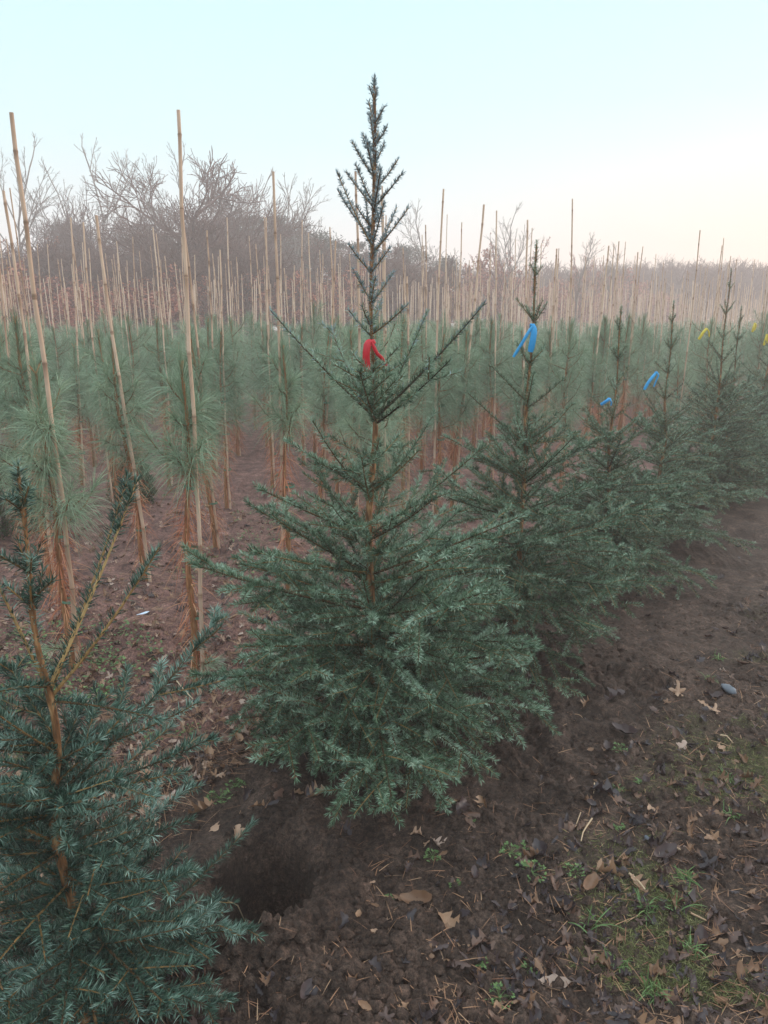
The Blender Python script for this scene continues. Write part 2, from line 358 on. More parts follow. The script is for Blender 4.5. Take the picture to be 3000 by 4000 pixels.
def spruce_branch(sh, rng, p0, az, el, L, up, style=2, dens=1.0, young=False):
    """style 0: a bare-based single shoot; 1: open, few side shoots; 2: full, side shoots with shoots of their own"""
    d = np.array([math.cos(az) * math.cos(el), math.sin(az) * math.cos(el), math.sin(el)])
    pts = sh.add(p0, d, L, 0.0018 + 0.0055 * L, 0.0016, up, dens, 1.0)
    if young:
        sh.dn[-1] = 0.42; q_, t_ = interp(pts, 0.72); sh.add(q_, t_, L * 0.27, 0.002, 0.0015, up * 0.3, 0.9, 1.0)
    if style == 0: return
    s_ = (0.30 if style == 1 else 0.16) * L + rng.uniform(0, 0.02)
    sp, ka, kb = ((0.110, 0.46, 0.06), (0.105, 0.58, 0.075))[style - 1]
    flip = 1
    while s_ < L * 0.93:
        p, t = interp(pts, s_ / L)
        lat = np.cross(t, ZUP); lat /= max(np.linalg.norm(lat), 1e-6); upv = np.cross(lat, t)
        for sg in ((flip,) if rng.random() < 0.4 else (1, -1)):
            a = R(rng.uniform(34, 58)); tilt = rng.normal(0.05, 0.30) if style == 1 else rng.normal(-0.12, 0.38)
            l1 = min(ka * (L - s_) + kb, 0.32) * rng.uniform(0.65, 1.12)
            dd = t * math.cos(a) + (lat * sg * math.cos(tilt) + upv * math.sin(tilt)) * math.sin(a)
            p1 = sh.add(p, dd, l1, 0.0016 + 0.003 * l1, 0.0013, up * 0.35 + rng.normal(0, 0.12) - (0.14 if style == 2 else 0), dens, 0.95)
            if style == 2 and l1 > 0.13:
                s2 = 0.3 * l1
                while s2 < l1 * 0.75:
                    pp, t2 = interp(p1, s2 / l1)
                    la2 = np.cross(t2, upv); la2 /= max(np.linalg.norm(la2), 1e-6)
                    for sg2 in ((1,), (-1,), (1, -1))[rng.integers(0, 3)]:
                        l2 = min(0.55 * (l1 - s2) + 0.05, 0.15) * rng.uniform(0.7, 1.15)
                        d2 = t2 * 0.70 + la2 * sg2 * 0.68 + upv * rng.normal(0.05, 0.25)
                        sh.add(pp, d2, l2, 0.0015, 0.0011, rng.normal(0.02, 0.1), dens, 0.85)
                    s2 += rng.uniform(0.075, 0.115)
        flip = -flip
        s_ += sp * rng.uniform(0.75, 1.3)
    p, t = interp(pts, 0.96)                                      # the whorl of buds' shoots at the tip
    lat = np.cross(t, ZUP); lat /= max(np.linalg.norm(lat), 1e-6)
    for sg in (1, -1):
        if rng.random() < 0.7: sh.add(p, t * 0.75 + lat * sg * 0.65, rng.uniform(0.02, 0.05), 0.0014, 0.0011, 0, dens, 0.8)
def spruce_needles(mb, sh, rng, per_m, nl, nw, mat, glare_h=None):
    P = np.array(sh.P); L = np.array(sh.L); dn = np.array(sh.dn); vg = np.array(sh.vg)
    cnt = np.maximum(rng.poisson(L * per_m * dn), 0)
    idx = np.repeat(np.arange(len(L)), cnt); N = len(idx)
    u = rng.random(N); f = u * (K - 1); i = np.minimum(f.astype(int), K - 2); f = (f - i)[:, None]
    A, B_ = P[idx, i], P[idx, i + 1]
    base = A * (1 - f) + B_ * f; t = nrm(B_ - A)
    ref = np.where(np.abs(t[:, 2:3]) > 0.9, np.array([[1., 0, 0]]), np.array([[0, 0, 1.]]))
    a1 = nrm(np.cross(t, ref)); a2 = np.cross(a1, t)
    ph = np.where(rng.random(N) < 0.5, 0, math.pi) + rng.normal(0, 1.0, N)
    ph = np.where((np.abs(t[:, 2]) > 0.8) | (u > 0.93), rng.uniform(-math.pi, math.pi, N), ph)
    ph = (ph + math.pi) % (2 * math.pi) - math.pi
    ph = np.where((np.sin(ph) < -0.3) & (rng.random(N) < 0.5) & (np.abs(t[:, 2]) < 0.9), -ph, ph)    # fewer below the twig
    an = R(1) * np.clip(rng.normal(57, 11, N), 22, 85); an = np.where(u > 0.93, an * 0.55, an)
    D = t * np.cos(an)[:, None] + (a1 * np.cos(ph)[:, None] + a2 * np.sin(ph)[:, None]) * np.sin(an)[:, None]
    sht = (rng.normal(0, 0.15, len(L)) + 0.26 * np.clip((P[:, :, 2].mean(1) - 1.25) / 0.5, 0, 1))[idx]  # paler with height: glare at the tip put into the tint
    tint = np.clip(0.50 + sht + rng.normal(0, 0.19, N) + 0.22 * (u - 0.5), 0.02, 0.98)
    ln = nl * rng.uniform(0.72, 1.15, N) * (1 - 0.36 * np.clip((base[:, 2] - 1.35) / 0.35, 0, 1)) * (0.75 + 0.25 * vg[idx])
    W = nw * rng.uniform(0.8, 1.2, N); D = nrm(D)
    young = np.zeros(N, bool) if glare_h is None else base[:, 2] + rng.normal(0, 0.10, N) > glare_h      # leader needles coloured paler for sky glare
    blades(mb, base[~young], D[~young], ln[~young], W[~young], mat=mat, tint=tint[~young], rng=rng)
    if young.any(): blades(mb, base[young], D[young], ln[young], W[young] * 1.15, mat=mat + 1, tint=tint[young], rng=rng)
def make_spruce(seed, H, top, whorls, inter, per_m, nl, nw, mat_n, leader_from, r_base, extra=(), leader_dens=1.1, glare_h=None, twigs_k=4, bow=0.0):
    """H height, top (x, y) offset of the leader; whorls: (height, branches, length, elevation deg, upturn)"""
    rng = np.random.default_rng(seed)
    top = np.array(top); n = 40
    hs = np.linspace(0, 1, n)
    wob = np.stack([0.006 * np.sin(hs * 17 + seed), 0.006 * np.cos(hs * 13 + seed)], 1) * np.minimum(hs, 1 - hs)[:, None] * 4
    C = np.concatenate([top[None] * hs[:, None] + wob, (hs * H)[:, None]], 1)
    def stem(h):
        f = np.clip(h / H, 0, 1) * (n - 1); i = min(int(f), n - 2); f -= i
        return C[i] * (1 - f) + C[i + 1] * f
    tr = MB()
    rad = (r_base - 0.003) * np.maximum(1 - hs * H / (leader_from + 0.25), 0) ** 0.8 * 0.75 + (r_base - 0.003) * 0.25 * (1 - hs) + 0.0032
    for hh, *_ in whorls: rad = rad + 0.0022 * np.exp(-((hs * H - hh) / 0.018) ** 2)
    tubes(tr, C, rad, k=12, cap=True)
    sh = Shoots()
    lo = stem(leader_from)
    for a, b in zip(np.linspace(leader_from, H - 0.03, 5)[:-1], np.linspace(leader_from, H - 0.03, 5)[1:]):
        pa, pb = stem(a), stem(b); sh.add(pa, pb - pa, np.linalg.norm(pb - pa), 0.002, 0.002, 0, leader_dens)
    tp = stem(H - 0.03); sh.add(tp, np.array([0, 0, 1.0]), 0.05, 0.003, 0.002, 0, 1.6)
    for hh, nb, L, el, up, sty in whorls:
        a0 = rng.uniform(0, 6.28)
        for k_ in range(nb):
            spruce_branch(sh, rng, stem(hh + rng.normal(0, 0.012)), a0 + k_ * 6.283 / nb + rng.normal(0, 0.16), R(el + rng.normal(0, 6)),
                          L * rng.uniform(0.66, 1.14), up + rng.normal(0, 0.12), sty, 0.95)
    for k_ in range(inter[0]):
        h = rng.uniform(inter[1], inter[2]); L = inter[3] * rng.uniform(0.5, 1.1) * (1.15 - 0.6 * (h / H))
        spruce_branch(sh, rng, stem(h), rng.uniform(0, 6.28), R(rng.uniform(5, 50)), L, 0.15, 1 if rng.random() < 0.5 else 0)
    for h, az, el, L, up, sty in extra:
        spruce_branch(sh, rng, stem(h), R(az), R(el), L, up, sty, young=0.7 < h < 0.9)
    cr = MB()
    P = np.array(sh.P); ts = np.linspace(0, 1, K)
    RR = np.array(sh.r0)[:, None] * (1 - ts) + np.array(sh.r1)[:, None] * ts
    tubes(cr, P, RR, k=twigs_k, mat=0, tint=np.clip(rng.normal(0.50, 0.15, len(P)) - 0.30 * ((np.array(sh.L) > 0.3) & (np.array(sh.dn) > 0.5)) + 0.3 * (np.array(sh.dn) < 0.5), 0, 1))
    spruce_needles(cr, sh, rng, per_m, nl, nw, 1, glare_h)
    return tr.mesh('spruce_trunk', [M_trunk], True), cr.mesh('spruce_crown', [M_twig, mat_n, M_glare_needles]), stem
def place_spruce(meshes, x, y, label, rz=0.0, sc=1.0, group='spruces planted in a row along the path'):
    r = empty('spruce_tree', (x, y, gz(x, y) - 0.01), rz, sc)
    tag(r, label, 'spruce tree', group)
    mesh_obj('trunk', meshes[0], r); mesh_obj('crown', meshes[1], r)
    return r

mx, my = ROW0
main_top = at(1462, 280, my)
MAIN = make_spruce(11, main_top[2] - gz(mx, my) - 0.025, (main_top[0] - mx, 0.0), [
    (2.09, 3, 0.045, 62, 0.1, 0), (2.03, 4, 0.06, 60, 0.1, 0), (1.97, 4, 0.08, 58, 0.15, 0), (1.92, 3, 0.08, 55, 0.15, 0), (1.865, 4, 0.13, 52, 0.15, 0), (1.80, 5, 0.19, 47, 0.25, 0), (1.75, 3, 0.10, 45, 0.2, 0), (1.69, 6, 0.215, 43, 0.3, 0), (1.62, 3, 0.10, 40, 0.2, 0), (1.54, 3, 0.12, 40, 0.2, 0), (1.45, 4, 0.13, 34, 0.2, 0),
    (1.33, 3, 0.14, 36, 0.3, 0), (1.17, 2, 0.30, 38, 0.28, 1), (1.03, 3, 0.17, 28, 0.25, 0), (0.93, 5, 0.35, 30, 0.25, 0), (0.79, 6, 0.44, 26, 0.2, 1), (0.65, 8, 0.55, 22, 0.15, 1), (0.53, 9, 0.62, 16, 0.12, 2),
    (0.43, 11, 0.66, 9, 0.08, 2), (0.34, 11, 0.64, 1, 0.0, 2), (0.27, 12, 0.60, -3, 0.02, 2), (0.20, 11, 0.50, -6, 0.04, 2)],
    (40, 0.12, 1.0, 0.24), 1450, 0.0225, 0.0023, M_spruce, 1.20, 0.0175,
    extra=[(1.18, 172, 40, 0.47, 0.2, 0), (1.18, 12, 40, 0.50, 0.2, 0), (1.17, 52, 46, 0.44, 0.2, 0), (1.16, 125, 42, 0.40, 0.25, 1), (1.17, 262, 25, 0.34, 0.2, 1), (1.16, 318, 30, 0.36, 0.2, 1)], leader_dens=0.95, glare_h=1.52)
place_spruce(MAIN, mx, my, 'tallest spruce with bare pointed leader and red ribbon, standing clear in the middle')

lx, ly = on_ground(338, 4040)
l_top = at(66, 1800, ly + 0.02)
LEFT = make_spruce(23, l_top[2] - gz(lx, ly) - 0.02, (l_top[0] - lx, 0.02), [
    (1.15, 4, 0.05, 60, 0.1, 0), (1.04, 4, 0.07, 50, 0.2, 0), (0.97, 4, 0.08, 45, 0.2, 0), (0.79, 3, 0.30, 15, -0.1, 0), (0.66, 3, 0.13, 20, 0.1, 0), (0.575, 5, 0.30, 14, 0.05, 0), (0.46, 6, 0.27, 8, 0.05, 1), (0.37, 7, 0.30, 4, 0.0, 1), (0.28, 9, 0.32, 2, 0.0, 1),
    (0.20, 10, 0.32, -3, 0.0, 1), (0.11, 10, 0.31, -2, 0.05, 1)],
    (50, 0.08, 0.70, 0.22), 1700, 0.0240, 0.0022, M_blue_spruce, 0.80, 0.0125, leader_dens=0.45,
    extra=[(0.79, 62, 52, 0.46, 0.3, 0), (0.80, 45, 55, 0.44, 0.3, 0), (0.78, 20, 45, 0.36, 0.3, 0), (0.80, 150, 55, 0.40, 0.3, 0), (0.57, 42, 26, 0.48, 0.35, 1), (0.57, 5, 14, 0.34, 0.2, 1), (0.12, 50, 6, 0.50, 0.25, 0), (0.2, 10, -2, 0.30, 0.2, 1)])
place_spruce(LEFT, lx, ly, 'short bluish spruce with orange stem, lopped open top, beside the dug pit')

def row_spruce(seed, H, spread, dens=520, nw=0.0026, dark=False):
    return make_spruce(seed, H, (0.02, 0.0), [
        (0.93 * H, 4, 0.05, 58, 0.1, 0), (0.83 * H, 5, 0.10, 48, 0.2, 0), (0.73 * H, 4, 0.12, 42, 0.25, 0), (0.63 * H, 4, 0.20 * spread, 40, 0.25, 0), (0.53 * H, 5, 0.31 * spread, 36, 0.2, 0),
        (0.44 * H, 6, 0.41 * spread, 28, 0.15, 1), (0.36 * H, 8, 0.52 * spread, 18, 0.1, 1), (0.28 * H, 10, 0.58 * spread, 10, 0.05, 2), (0.20 * H, 11, 0.62 * spread, 4, 0.0, 2), (0.12 * H, 10, 0.60 * spread, -4, 0.05, 2)],
        (80, 0.08, 0.55 * H, 0.26), dens * 1.12, 0.0205, nw, M_spruce, 0.60 * H, 0.015, twigs_k=3)
SPR2 = row_spruce(31, 1.73, 1.0, 1250, 0.0022)
SPR3 = row_spruce(37, 1.56, 0.95, 1000, 0.0025)
SPR4 = row_spruce(41, 1.66, 1.0, 800, 0.0028)
SPR5 = row_spruce(47, 1.85, 1.05, 650, 0.0032)
row_list = [  # x, y, meshes, rz, scale, label
    (0.59, 3.22, SPR2, 0.4, 1.0, 'slim tipped spruce with a large blue ribbon, next behind the tallest spruce'),
    (1.26, 4.22, SPR3, 1.3, 0.98, 'blue-green spruce with a small low blue ribbon knot, beside the path edge'),
    (1.86, 5.06, SPR4, 2.2, 0.97, 'spruce with blue ribbon tied halfway down its leader, before the yellow ribbons'),
    (2.65, 6.15, SPR5, 0.8, 1.0, 'tall spruce with a yellow ribbon on its leader, first of the yellow ones'),
    (3.02, 6.70, SPR3, 4.0, 1.01, 'spruce without any ribbon between two yellow ribboned spruces'),
    (3.74, 7.64, SPR4, 5.1, 1.02, 'spruce carrying the higher yellow ribbon at the end of the row'),
    (4.12, 8.15, SPR2, 3.3, 0.98, 'last spruce at the picture edge with the lower yellow ribbon'),
    (4.85, 9.2, SPR5, 2.0, 0.95, 'dark spruce past the last yellow ribbon, cut by the picture edge'),
    (5.6, 10.2, SPR3, 2.9, 1.05, 'farthest spruce of the path row, only branch tips showing')]
row_roots = [place_spruce(m, x, y, lab, rz, sc) for x, y, m, rz, sc, lab in row_list]

# ------------------------------------------------------------------ marker ribbons
def ribbon(cx, cy, cz, tails, wd, mat, label, group='plastic ribbons tied to the spruces'):
    """a knot round the stem and tails of soft tape: each tail a list of (dx, dz) from the knot"""
    rng = np.random.default_rng(int(abs(cx * 1000) + cz * 777))
    mb = MB()
    ang = np.linspace(0, 2 * math.pi, 13)
    loop = np.stack([0.007 * np.cos(ang), 0.007 * np.sin(ang), 0.003 * np.sin(2 * ang)], 1)
    strips = [(loop, wd * 0.5)]
    kn = np.stack([np.linspace(-0.009, 0.009, 5), np.full(5, -0.009), np.array([0.006, 0.001, 0, 0.001, -0.006])], 1)
    strips.append((kn, wd * 0.6))
    for j, tl in enumerate(tails):
        p = np.array([(0, 0)] + list(tl)); n = 9
        f = np.linspace(0, len(p) - 1, n); i = np.minimum(f.astype(int), len(p) - 2); f = (f - i)[:, None]
        q = p[i] * (1 - f) + p[i + 1] * f
        ln = np.linspace(0, 1, n)
        pts = np.stack([q[:, 0], -0.010 - 0.010 * np.sin(ln * 3 + j), q[:, 1]], 1)
        strips.append((pts, wd * (1 if j == 0 else 0.5)))
    for pts, wd_ in strips:
        n = len(pts); t = nrm(np.gradient(pts, axis=0))
        sidev = nrm(np.cross(t, np.array([0.15, 1.0, 0.1]))) if pts is not loop else np.tile([0, 0, 1.0], (n, 1))
        nv = nrm(np.cross(t, sidev)) * 0.0006
        prof = np.array([0.45] + [1.0] * (n - 2) + [0.8]) if pts is not loop else np.ones(n)
        cols = []
        for s_ in (-1, -0.33, 0.33, 1):
            cols.append(pts + sidev * (wd_ / 2 * s_ * prof)[:, None] + nrm(np.cross(t, sidev)) * (0.0025 * (1 - s_ * s_)))
        front = np.stack([c + nv for c in cols], 1); back = np.stack([c - nv for c in cols[::-1]], 1)
        V = np.concatenate([front, back], 1)        # n, 8, 3
        i, j = np.meshgrid(np.arange(n - 1), np.arange(8), indexing='ij')
        a = i * 8 + j; b = i * 8 + (j + 1) % 8
        mb.add(V, np.stack([a, b, b + 8, a + 8], -1).reshape(-1, 4), tint=rng.uniform(0.3, 0.8))
    o = mesh_obj('marker_ribbon', mb.mesh('marker_ribbon', [mat], True), loc=(cx, cy, cz))
    tag(o, label, 'ribbon', group)
def ribbon_px(px, py, Y, tails_px, wpx, mat, label):
    c = at(px, py, Y); wpx *= 0.68; sc = (Y * math.cos(PITCH) + (CAMH - c[2]) * math.sin(PITCH)) / F
    ribbon(c[0], c[1], c[2], [[(dx * sc, -dy * sc) for dx, dy in tl] for tl in tails_px], wpx * sc, mat, label)
ribbon_px(1452, 1335, my - 0.02, [[(-16, 6), (-22, 50), (-18, 112)], [(20, 44), (40, 62), (58, 92)]], 42, M_red, 'bright red ribbon tied to the tallest spruce')
ribbon_px(2078, 1272, 3.22 - 0.02, [[(6, 20), (2, 60), (-4, 100)], [(-22, 35), (-42, 75), (-68, 120)]], 36, M_blue, 'large blue ribbon with two long tails, second spruce leader')
ribbon_px(2378, 1558, 4.22 - 0.06, [[(-14, 8), (-32, 22)], [(8, 12), (10, 26)]], 18, M_blue, 'smallest blue ribbon, a short low knot on the slim leader')
ribbon_px(2562, 1455, 5.06 - 0.02, [[(-18, 20), (-32, 40), (-42, 66)], [(8, 10), (0, 35), (-4, 55)]], 18, M_blue, 'blue ribbon with two narrow tails, farthest of the blue ones')
ribbon_px(2757, 1285, 6.15 - 0.02, [[(-14, 14), (-26, 40)], [(10, 10), (16, 30)]], 16, M_yellow, 'yellow ribbon on the tall spruce, leftmost of three yellow ones')
ribbon_px(2948, 1264, 7.64 - 0.02, [[(-6, 14), (-8, 32)], [(4, 8), (2, 26)]], 14, M_yellow, 'yellow ribbon tied highest near the end of the row')
ribbon_px(2994, 1308, 8.15 - 0.02, [[(-4, 14), (-8, 40)], [(6, 12), (4, 34)]], 15, M_yellow, 'yellow ribbon hanging at the very edge of the picture')

# ------------------------------------------------------------------ staked pines
def make_pine(seed, H, c0, nb_scale=1.0, segs=3, nw=0.0018, per_branch=125, low_tuft=False, dead=150, green=0.45, wide=1.0):
    """a long-needled young pine with pruned stem: trunk, crown from height c0 up, dry needles hanging below"""
    rng = np.random.default_rng(seed)
    n = 24; hs = np.linspace(0, 1, n)
    C = np.stack([0.012 * np.sin(hs * 9 + seed), 0.012 * np.cos(hs * 8 + seed * 2), hs * H], 1); C[:, :2] *= np.minimum(hs * 3, 1)[:, None]
    rad = 0.0165 * (1 - 0.68 * hs) + 0.0012 * np.sin(hs * 60)
    tr = MB(); tubes(tr, C, rad, k=10, cap=True, tint=[0.5])
    for _ in range(5):                                            # pruned knots
        i = rng.integers(2, 13); a = rng.uniform(0, 6.28); d = np.array([math.cos(a), math.sin(a), 0.25])
        tubes(tr, np.array([C[i], C[i] + d * 0.027]), np.array([0.006, 0.0055]), k=6, cap=True, tint=[0.95])
    def stem(h):
        f = np.clip(h / H, 0, 1) * (n - 1); i = min(int(f), n - 2); f -= i
        return C[i] * (1 - f) + C[i + 1] * f
    cr = MB(); tw = []
    def tuft(P0, P1, cnt, L, a_lo, a_hi, droop, t_mu):
        u = rng.random(cnt) ** 0.8
        base = P0[None] * (1 - u[:, None]) + P1[None] * u[:, None]
        t = nrm((P1 - P0)[None]).repeat(cnt, 0)
        ref = np.array([[1.0, 0.2, 0.1]]) if abs(t[0, 2]) > 0.9 else np.array([[0, 0, 1.0]])
        a1 = nrm(np.cross(t, ref)); a2 = np.cross(a1, t)
        ph = rng.uniform(0, 6.283, cnt); an = np.radians(a_hi + (a_lo - a_hi) * u + rng.normal(0, 9, cnt))
        D = nrm(t * np.cos(an)[:, None] + (a1 * np.cos(ph)[:, None] + a2 * np.sin(ph)[:, None]) * np.sin(an)[:, None])
        ln = L * rng.uniform(0.6, 1.12, cnt)
        blades(cr, base, D, ln, nw * rng.uniform(0.75, 1.1, cnt), droop=droop * rng.uniform(0.4, 1.4, cnt), m=segs, mat=1,
               tint=np.clip(t_mu + rng.normal(0, 0.14, cnt), 0, 1), rng=rng)
    tuft(stem(H * 0.80), stem(H), int(280 * nb_scale), 0.125, 14, 42, 0.08, green - 0.05)
    bud = stem(H)
    for _ in range(3):
        tubes(cr, np.stack([bud, bud + np.array([rng.normal(0, 0.01), rng.normal(0, 0.01), 0.035])]), np.array([0.005, 0.002]), k=5, mat=0, tint=[0.9])
    tuft(stem(c0 + 0.05), stem(H * 0.84), int(420 * nb_scale), 0.15, 50, 75, 0.6, green - 0.04)
    nbt = int((H * 0.88 - c0) / 0.030)
    for wi in range(1):
        for b in range(nbt):
            h = c0 + (H * 0.88 - c0) * (b + rng.uniform(0, 1)) / nbt
            a = b * 2.4 + rng.normal(0, 0.5); el = R(rng.uniform(10, 55))
            L = wide * rng.uniform(0.06, 0.22) * (1.15 - 0.55 * (h - c0) / max(H - c0, 0.1))
            d = np.array([math.cos(a) * math.cos(el), math.sin(a) * math.cos(el), math.sin(el)])
            p0 = stem(h + rng.normal(0, 0.02)); p1 = p0 + d * L * 0.6; p2 = p1 + nrm(d + np.array([0, 0, 0.5])) * L * 0.4
            tw.append(np.stack([p0, (p0 + p1) / 2, p1, p2]))
            tuft(p0 + (p1 - p0) * 0.15, p1, int(per_branch * 0.55 * nb_scale), 0.160, 40, 62, 0.62, green)
            tuft(p1, p2, int(per_branch * 0.55 * nb_scale), 0.150, 20, 58, 0.52, green + 0.06)
    if low_tuft:
        a = rng.uniform(0, 6.28); p0 = stem(0.10); p2 = p0 + np.array([math.cos(a) * 0.10, math.sin(a) * 0.10, 0.05])
        tw.append(np.stack([p0, (p0 * 2 + p2) / 3, (p0 + 2 * p2) / 3, p2])); tuft(p0, p2, 110, 0.085, 20, 70, 0.3, green + 0.2)
    tubes(cr, np.array(tw), np.tile([[0.0042, 0.0035, 0.003, 0.002]], (len(tw), 1)), k=4, mat=0, tint=rng.uniform(0.1, 0.5, len(tw)))
    de = MB()
    if dead:
        for (h0, h1, cnt) in ((c0 * 0.70, c0 * 1.15, int(dead * 1.0)), (0.10, c0 * 0.85, dead)):
            h = rng.uniform(h0, h1, cnt); a = rng.uniform(0, 6.28, cnt)
            b = np.array([stem(x) for x in h]) + 0.012 * np.stack([np.cos(a), np.sin(a), 0 * a], 1)
            el = rng.uniform(-1.3, 0.4, cnt)
            D = np.stack([np.cos(a) * np.cos(el), np.sin(a) * np.cos(el), np.sin(el)], 1)
            blades(de, b, D, rng.uniform(0.05, 0.13, cnt), nw * 1.25, droop=rng.uniform(0.3, 0.9, cnt), m=segs, tint=rng.random(cnt), rng=rng)
    return tr.mesh('pine_trunk', [M_pinebark], True), cr.mesh('pine_crown', [M_pinebark, M_pine]), (de.mesh('dry_needles', [M_dead]) if dead else None), H
PINES = [make_pine(101, 1.34, 0.86, 1.0, 4, low_tuft=True, dead=170), make_pine(102, 1.42, 0.70, 1.0, 4, dead=190, green=0.5), make_pine(103, 1.28, 0.60, 1.1, 4, low_tuft=True, dead=150, green=0.60, wide=1.25),
         make_pine(104, 1.50, 0.80, 1.0, 4, dead=180), make_pine(105, 1.38, 0.66, 1.0, 4, dead=150, green=0.42),
         make_pine(106, 1.36, 0.38, 1.15, 3, dead=150, green=0.62, wide=2.0), make_pine(107, 1.42, 0.46, 1.15, 3, dead=170, green=0.56, wide=1.9), make_pine(108, 1.32, 0.34, 1.15, 3, dead=150, green=0.66, wide=2.1), make_pine(109, 1.46, 0.48, 1.1, 3, dead=170, green=0.54, wide=1.8)]
def tie_mesh(seed, hs_):
    mb = MB()
    for h in hs_:
        ang = np.linspace(0, 6.283, 17)
        e_ = np.stack([0.030 * np.cos(ang) + 0.016, 0.019 * np.sin(ang), np.full(17, h) + 0.004 * np.sin(ang)], 1)
        up = np.array([0, 0, 0.006]); V = np.stack([e_ - up, e_ + up], 1)
        i = np.arange(16); mb.add(V, np.stack([2 * i, 2 * i + 2, 2 * i + 3, 2 * i + 1], -1), tint=0.5)
    return mb.mesh('tie', [M_tie], True)
TIES = [tie_mesh(k, [h]) for k, h in enumerate((0.33, 0.62, 0.88))]

def make_cane(seed, H, r0, bow):
    rng = np.random.default_rng(seed)
    zs = [0.0]; z = rng.uniform(0.08, 0.25); nodes = []
    while z < H - 0.06:
        nodes.append(z); z += rng.uniform(0.20, 0.32)
    pts, rr = [], []
    def rad(z): return r0 * (1 - 0.28 * z / H)
    for z in sorted(set([0, H] + list(np.linspace(0.1, H, 14)) + [x + d for x in nodes for d in (-0.012, -0.004, 0.0, 0.006, 0.014)])):
        if z > H: continue
        k_ = 1.0
        for x in nodes:
            if abs(z - x) < 0.0005: k_ = 1.20
            elif abs(z - x + 0.004) < 0.0005: k_ = 1.13
        kink = sum(0.0025 * (1 if i % 2 else -1) * max(0, 1 - abs(z - x) / 0.2) for i, x in enumerate(nodes))
        pts.append((bow * math.sin(math.pi * z / H) + kink, 0.3 * bow * math.sin(2 * math.pi * z / H) + kink * 0.5, z)); rr.append(rad(z) * k_)
    mb = MB(); tubes(mb, np.array(pts), np.array(rr), k=9, cap=True, tint=[0.5])
    zt = np.array([p[2] for p in pts]); dn_ = np.min(np.abs(zt[:, None] - np.array(nodes)[None]), 1)
    mb.tint[0] = np.repeat(np.where(dn_ < 0.002, 0.0, np.where(dn_ < 0.013, 0.25, 0.55)) + rng.normal(0, 0.07, len(zt)), 9)
    return mb.mesh('bamboo_cane', [M_cane], True)
CANES = [make_cane(k, 2.4, r, b) for k, (r, b) in enumerate(((0.0105, 0.02), (0.009, -0.02), (0.0085, 0.01), (0.0098, -0.012), (0.0078, 0.025)))]
def place_cane(x, y, top, mesh_i, label, group):
    """a cane pushed into the ground at x, y whose tip is at the point top"""
    b = np.array([x, y, gz(x, y) - 0.03]); v = np.asarray(top) - b; L = float(np.linalg.norm(v))
    q = Vector(v).to_track_quat('Z', 'Y')
    o = mesh_obj('bamboo_cane', CANES[mesh_i % 5], loc=b); thin = 1.0 if 'near' in group or group == GC else 0.82
    o.rotation_euler = q.to_euler(); o.scale = (thin, thin, L / 2.4)
    tag(o, label, 'cane', group)
    return o
def place_pine(x, y, v, rz, sc, label, group, parts=True, top=None):
    tr, cr, de, H = PINES[v]
    r = empty('pine_tree', (x, y, gz(x, y) - 0.01), rz, sc)
    if top is not None:                                            # leans with its cane
        d = Vector(np.asarray(top) - np.array([x, y, 0])).normalized()
        r.rotation_euler = (math.asin(max(-1, min(1, -d.y))), math.asin(max(-1, min(1, d.x))), 0)
    tag(r, label, 'pine tree', group)
    mesh_obj('trunk', tr, r); mesh_obj('crown', cr, r)
    if de is not None: mesh_obj('dry_needles', de, r)
    if parts:
        for k_, t_ in enumerate(TIES): mesh_obj('tie', t_, r)
    return r
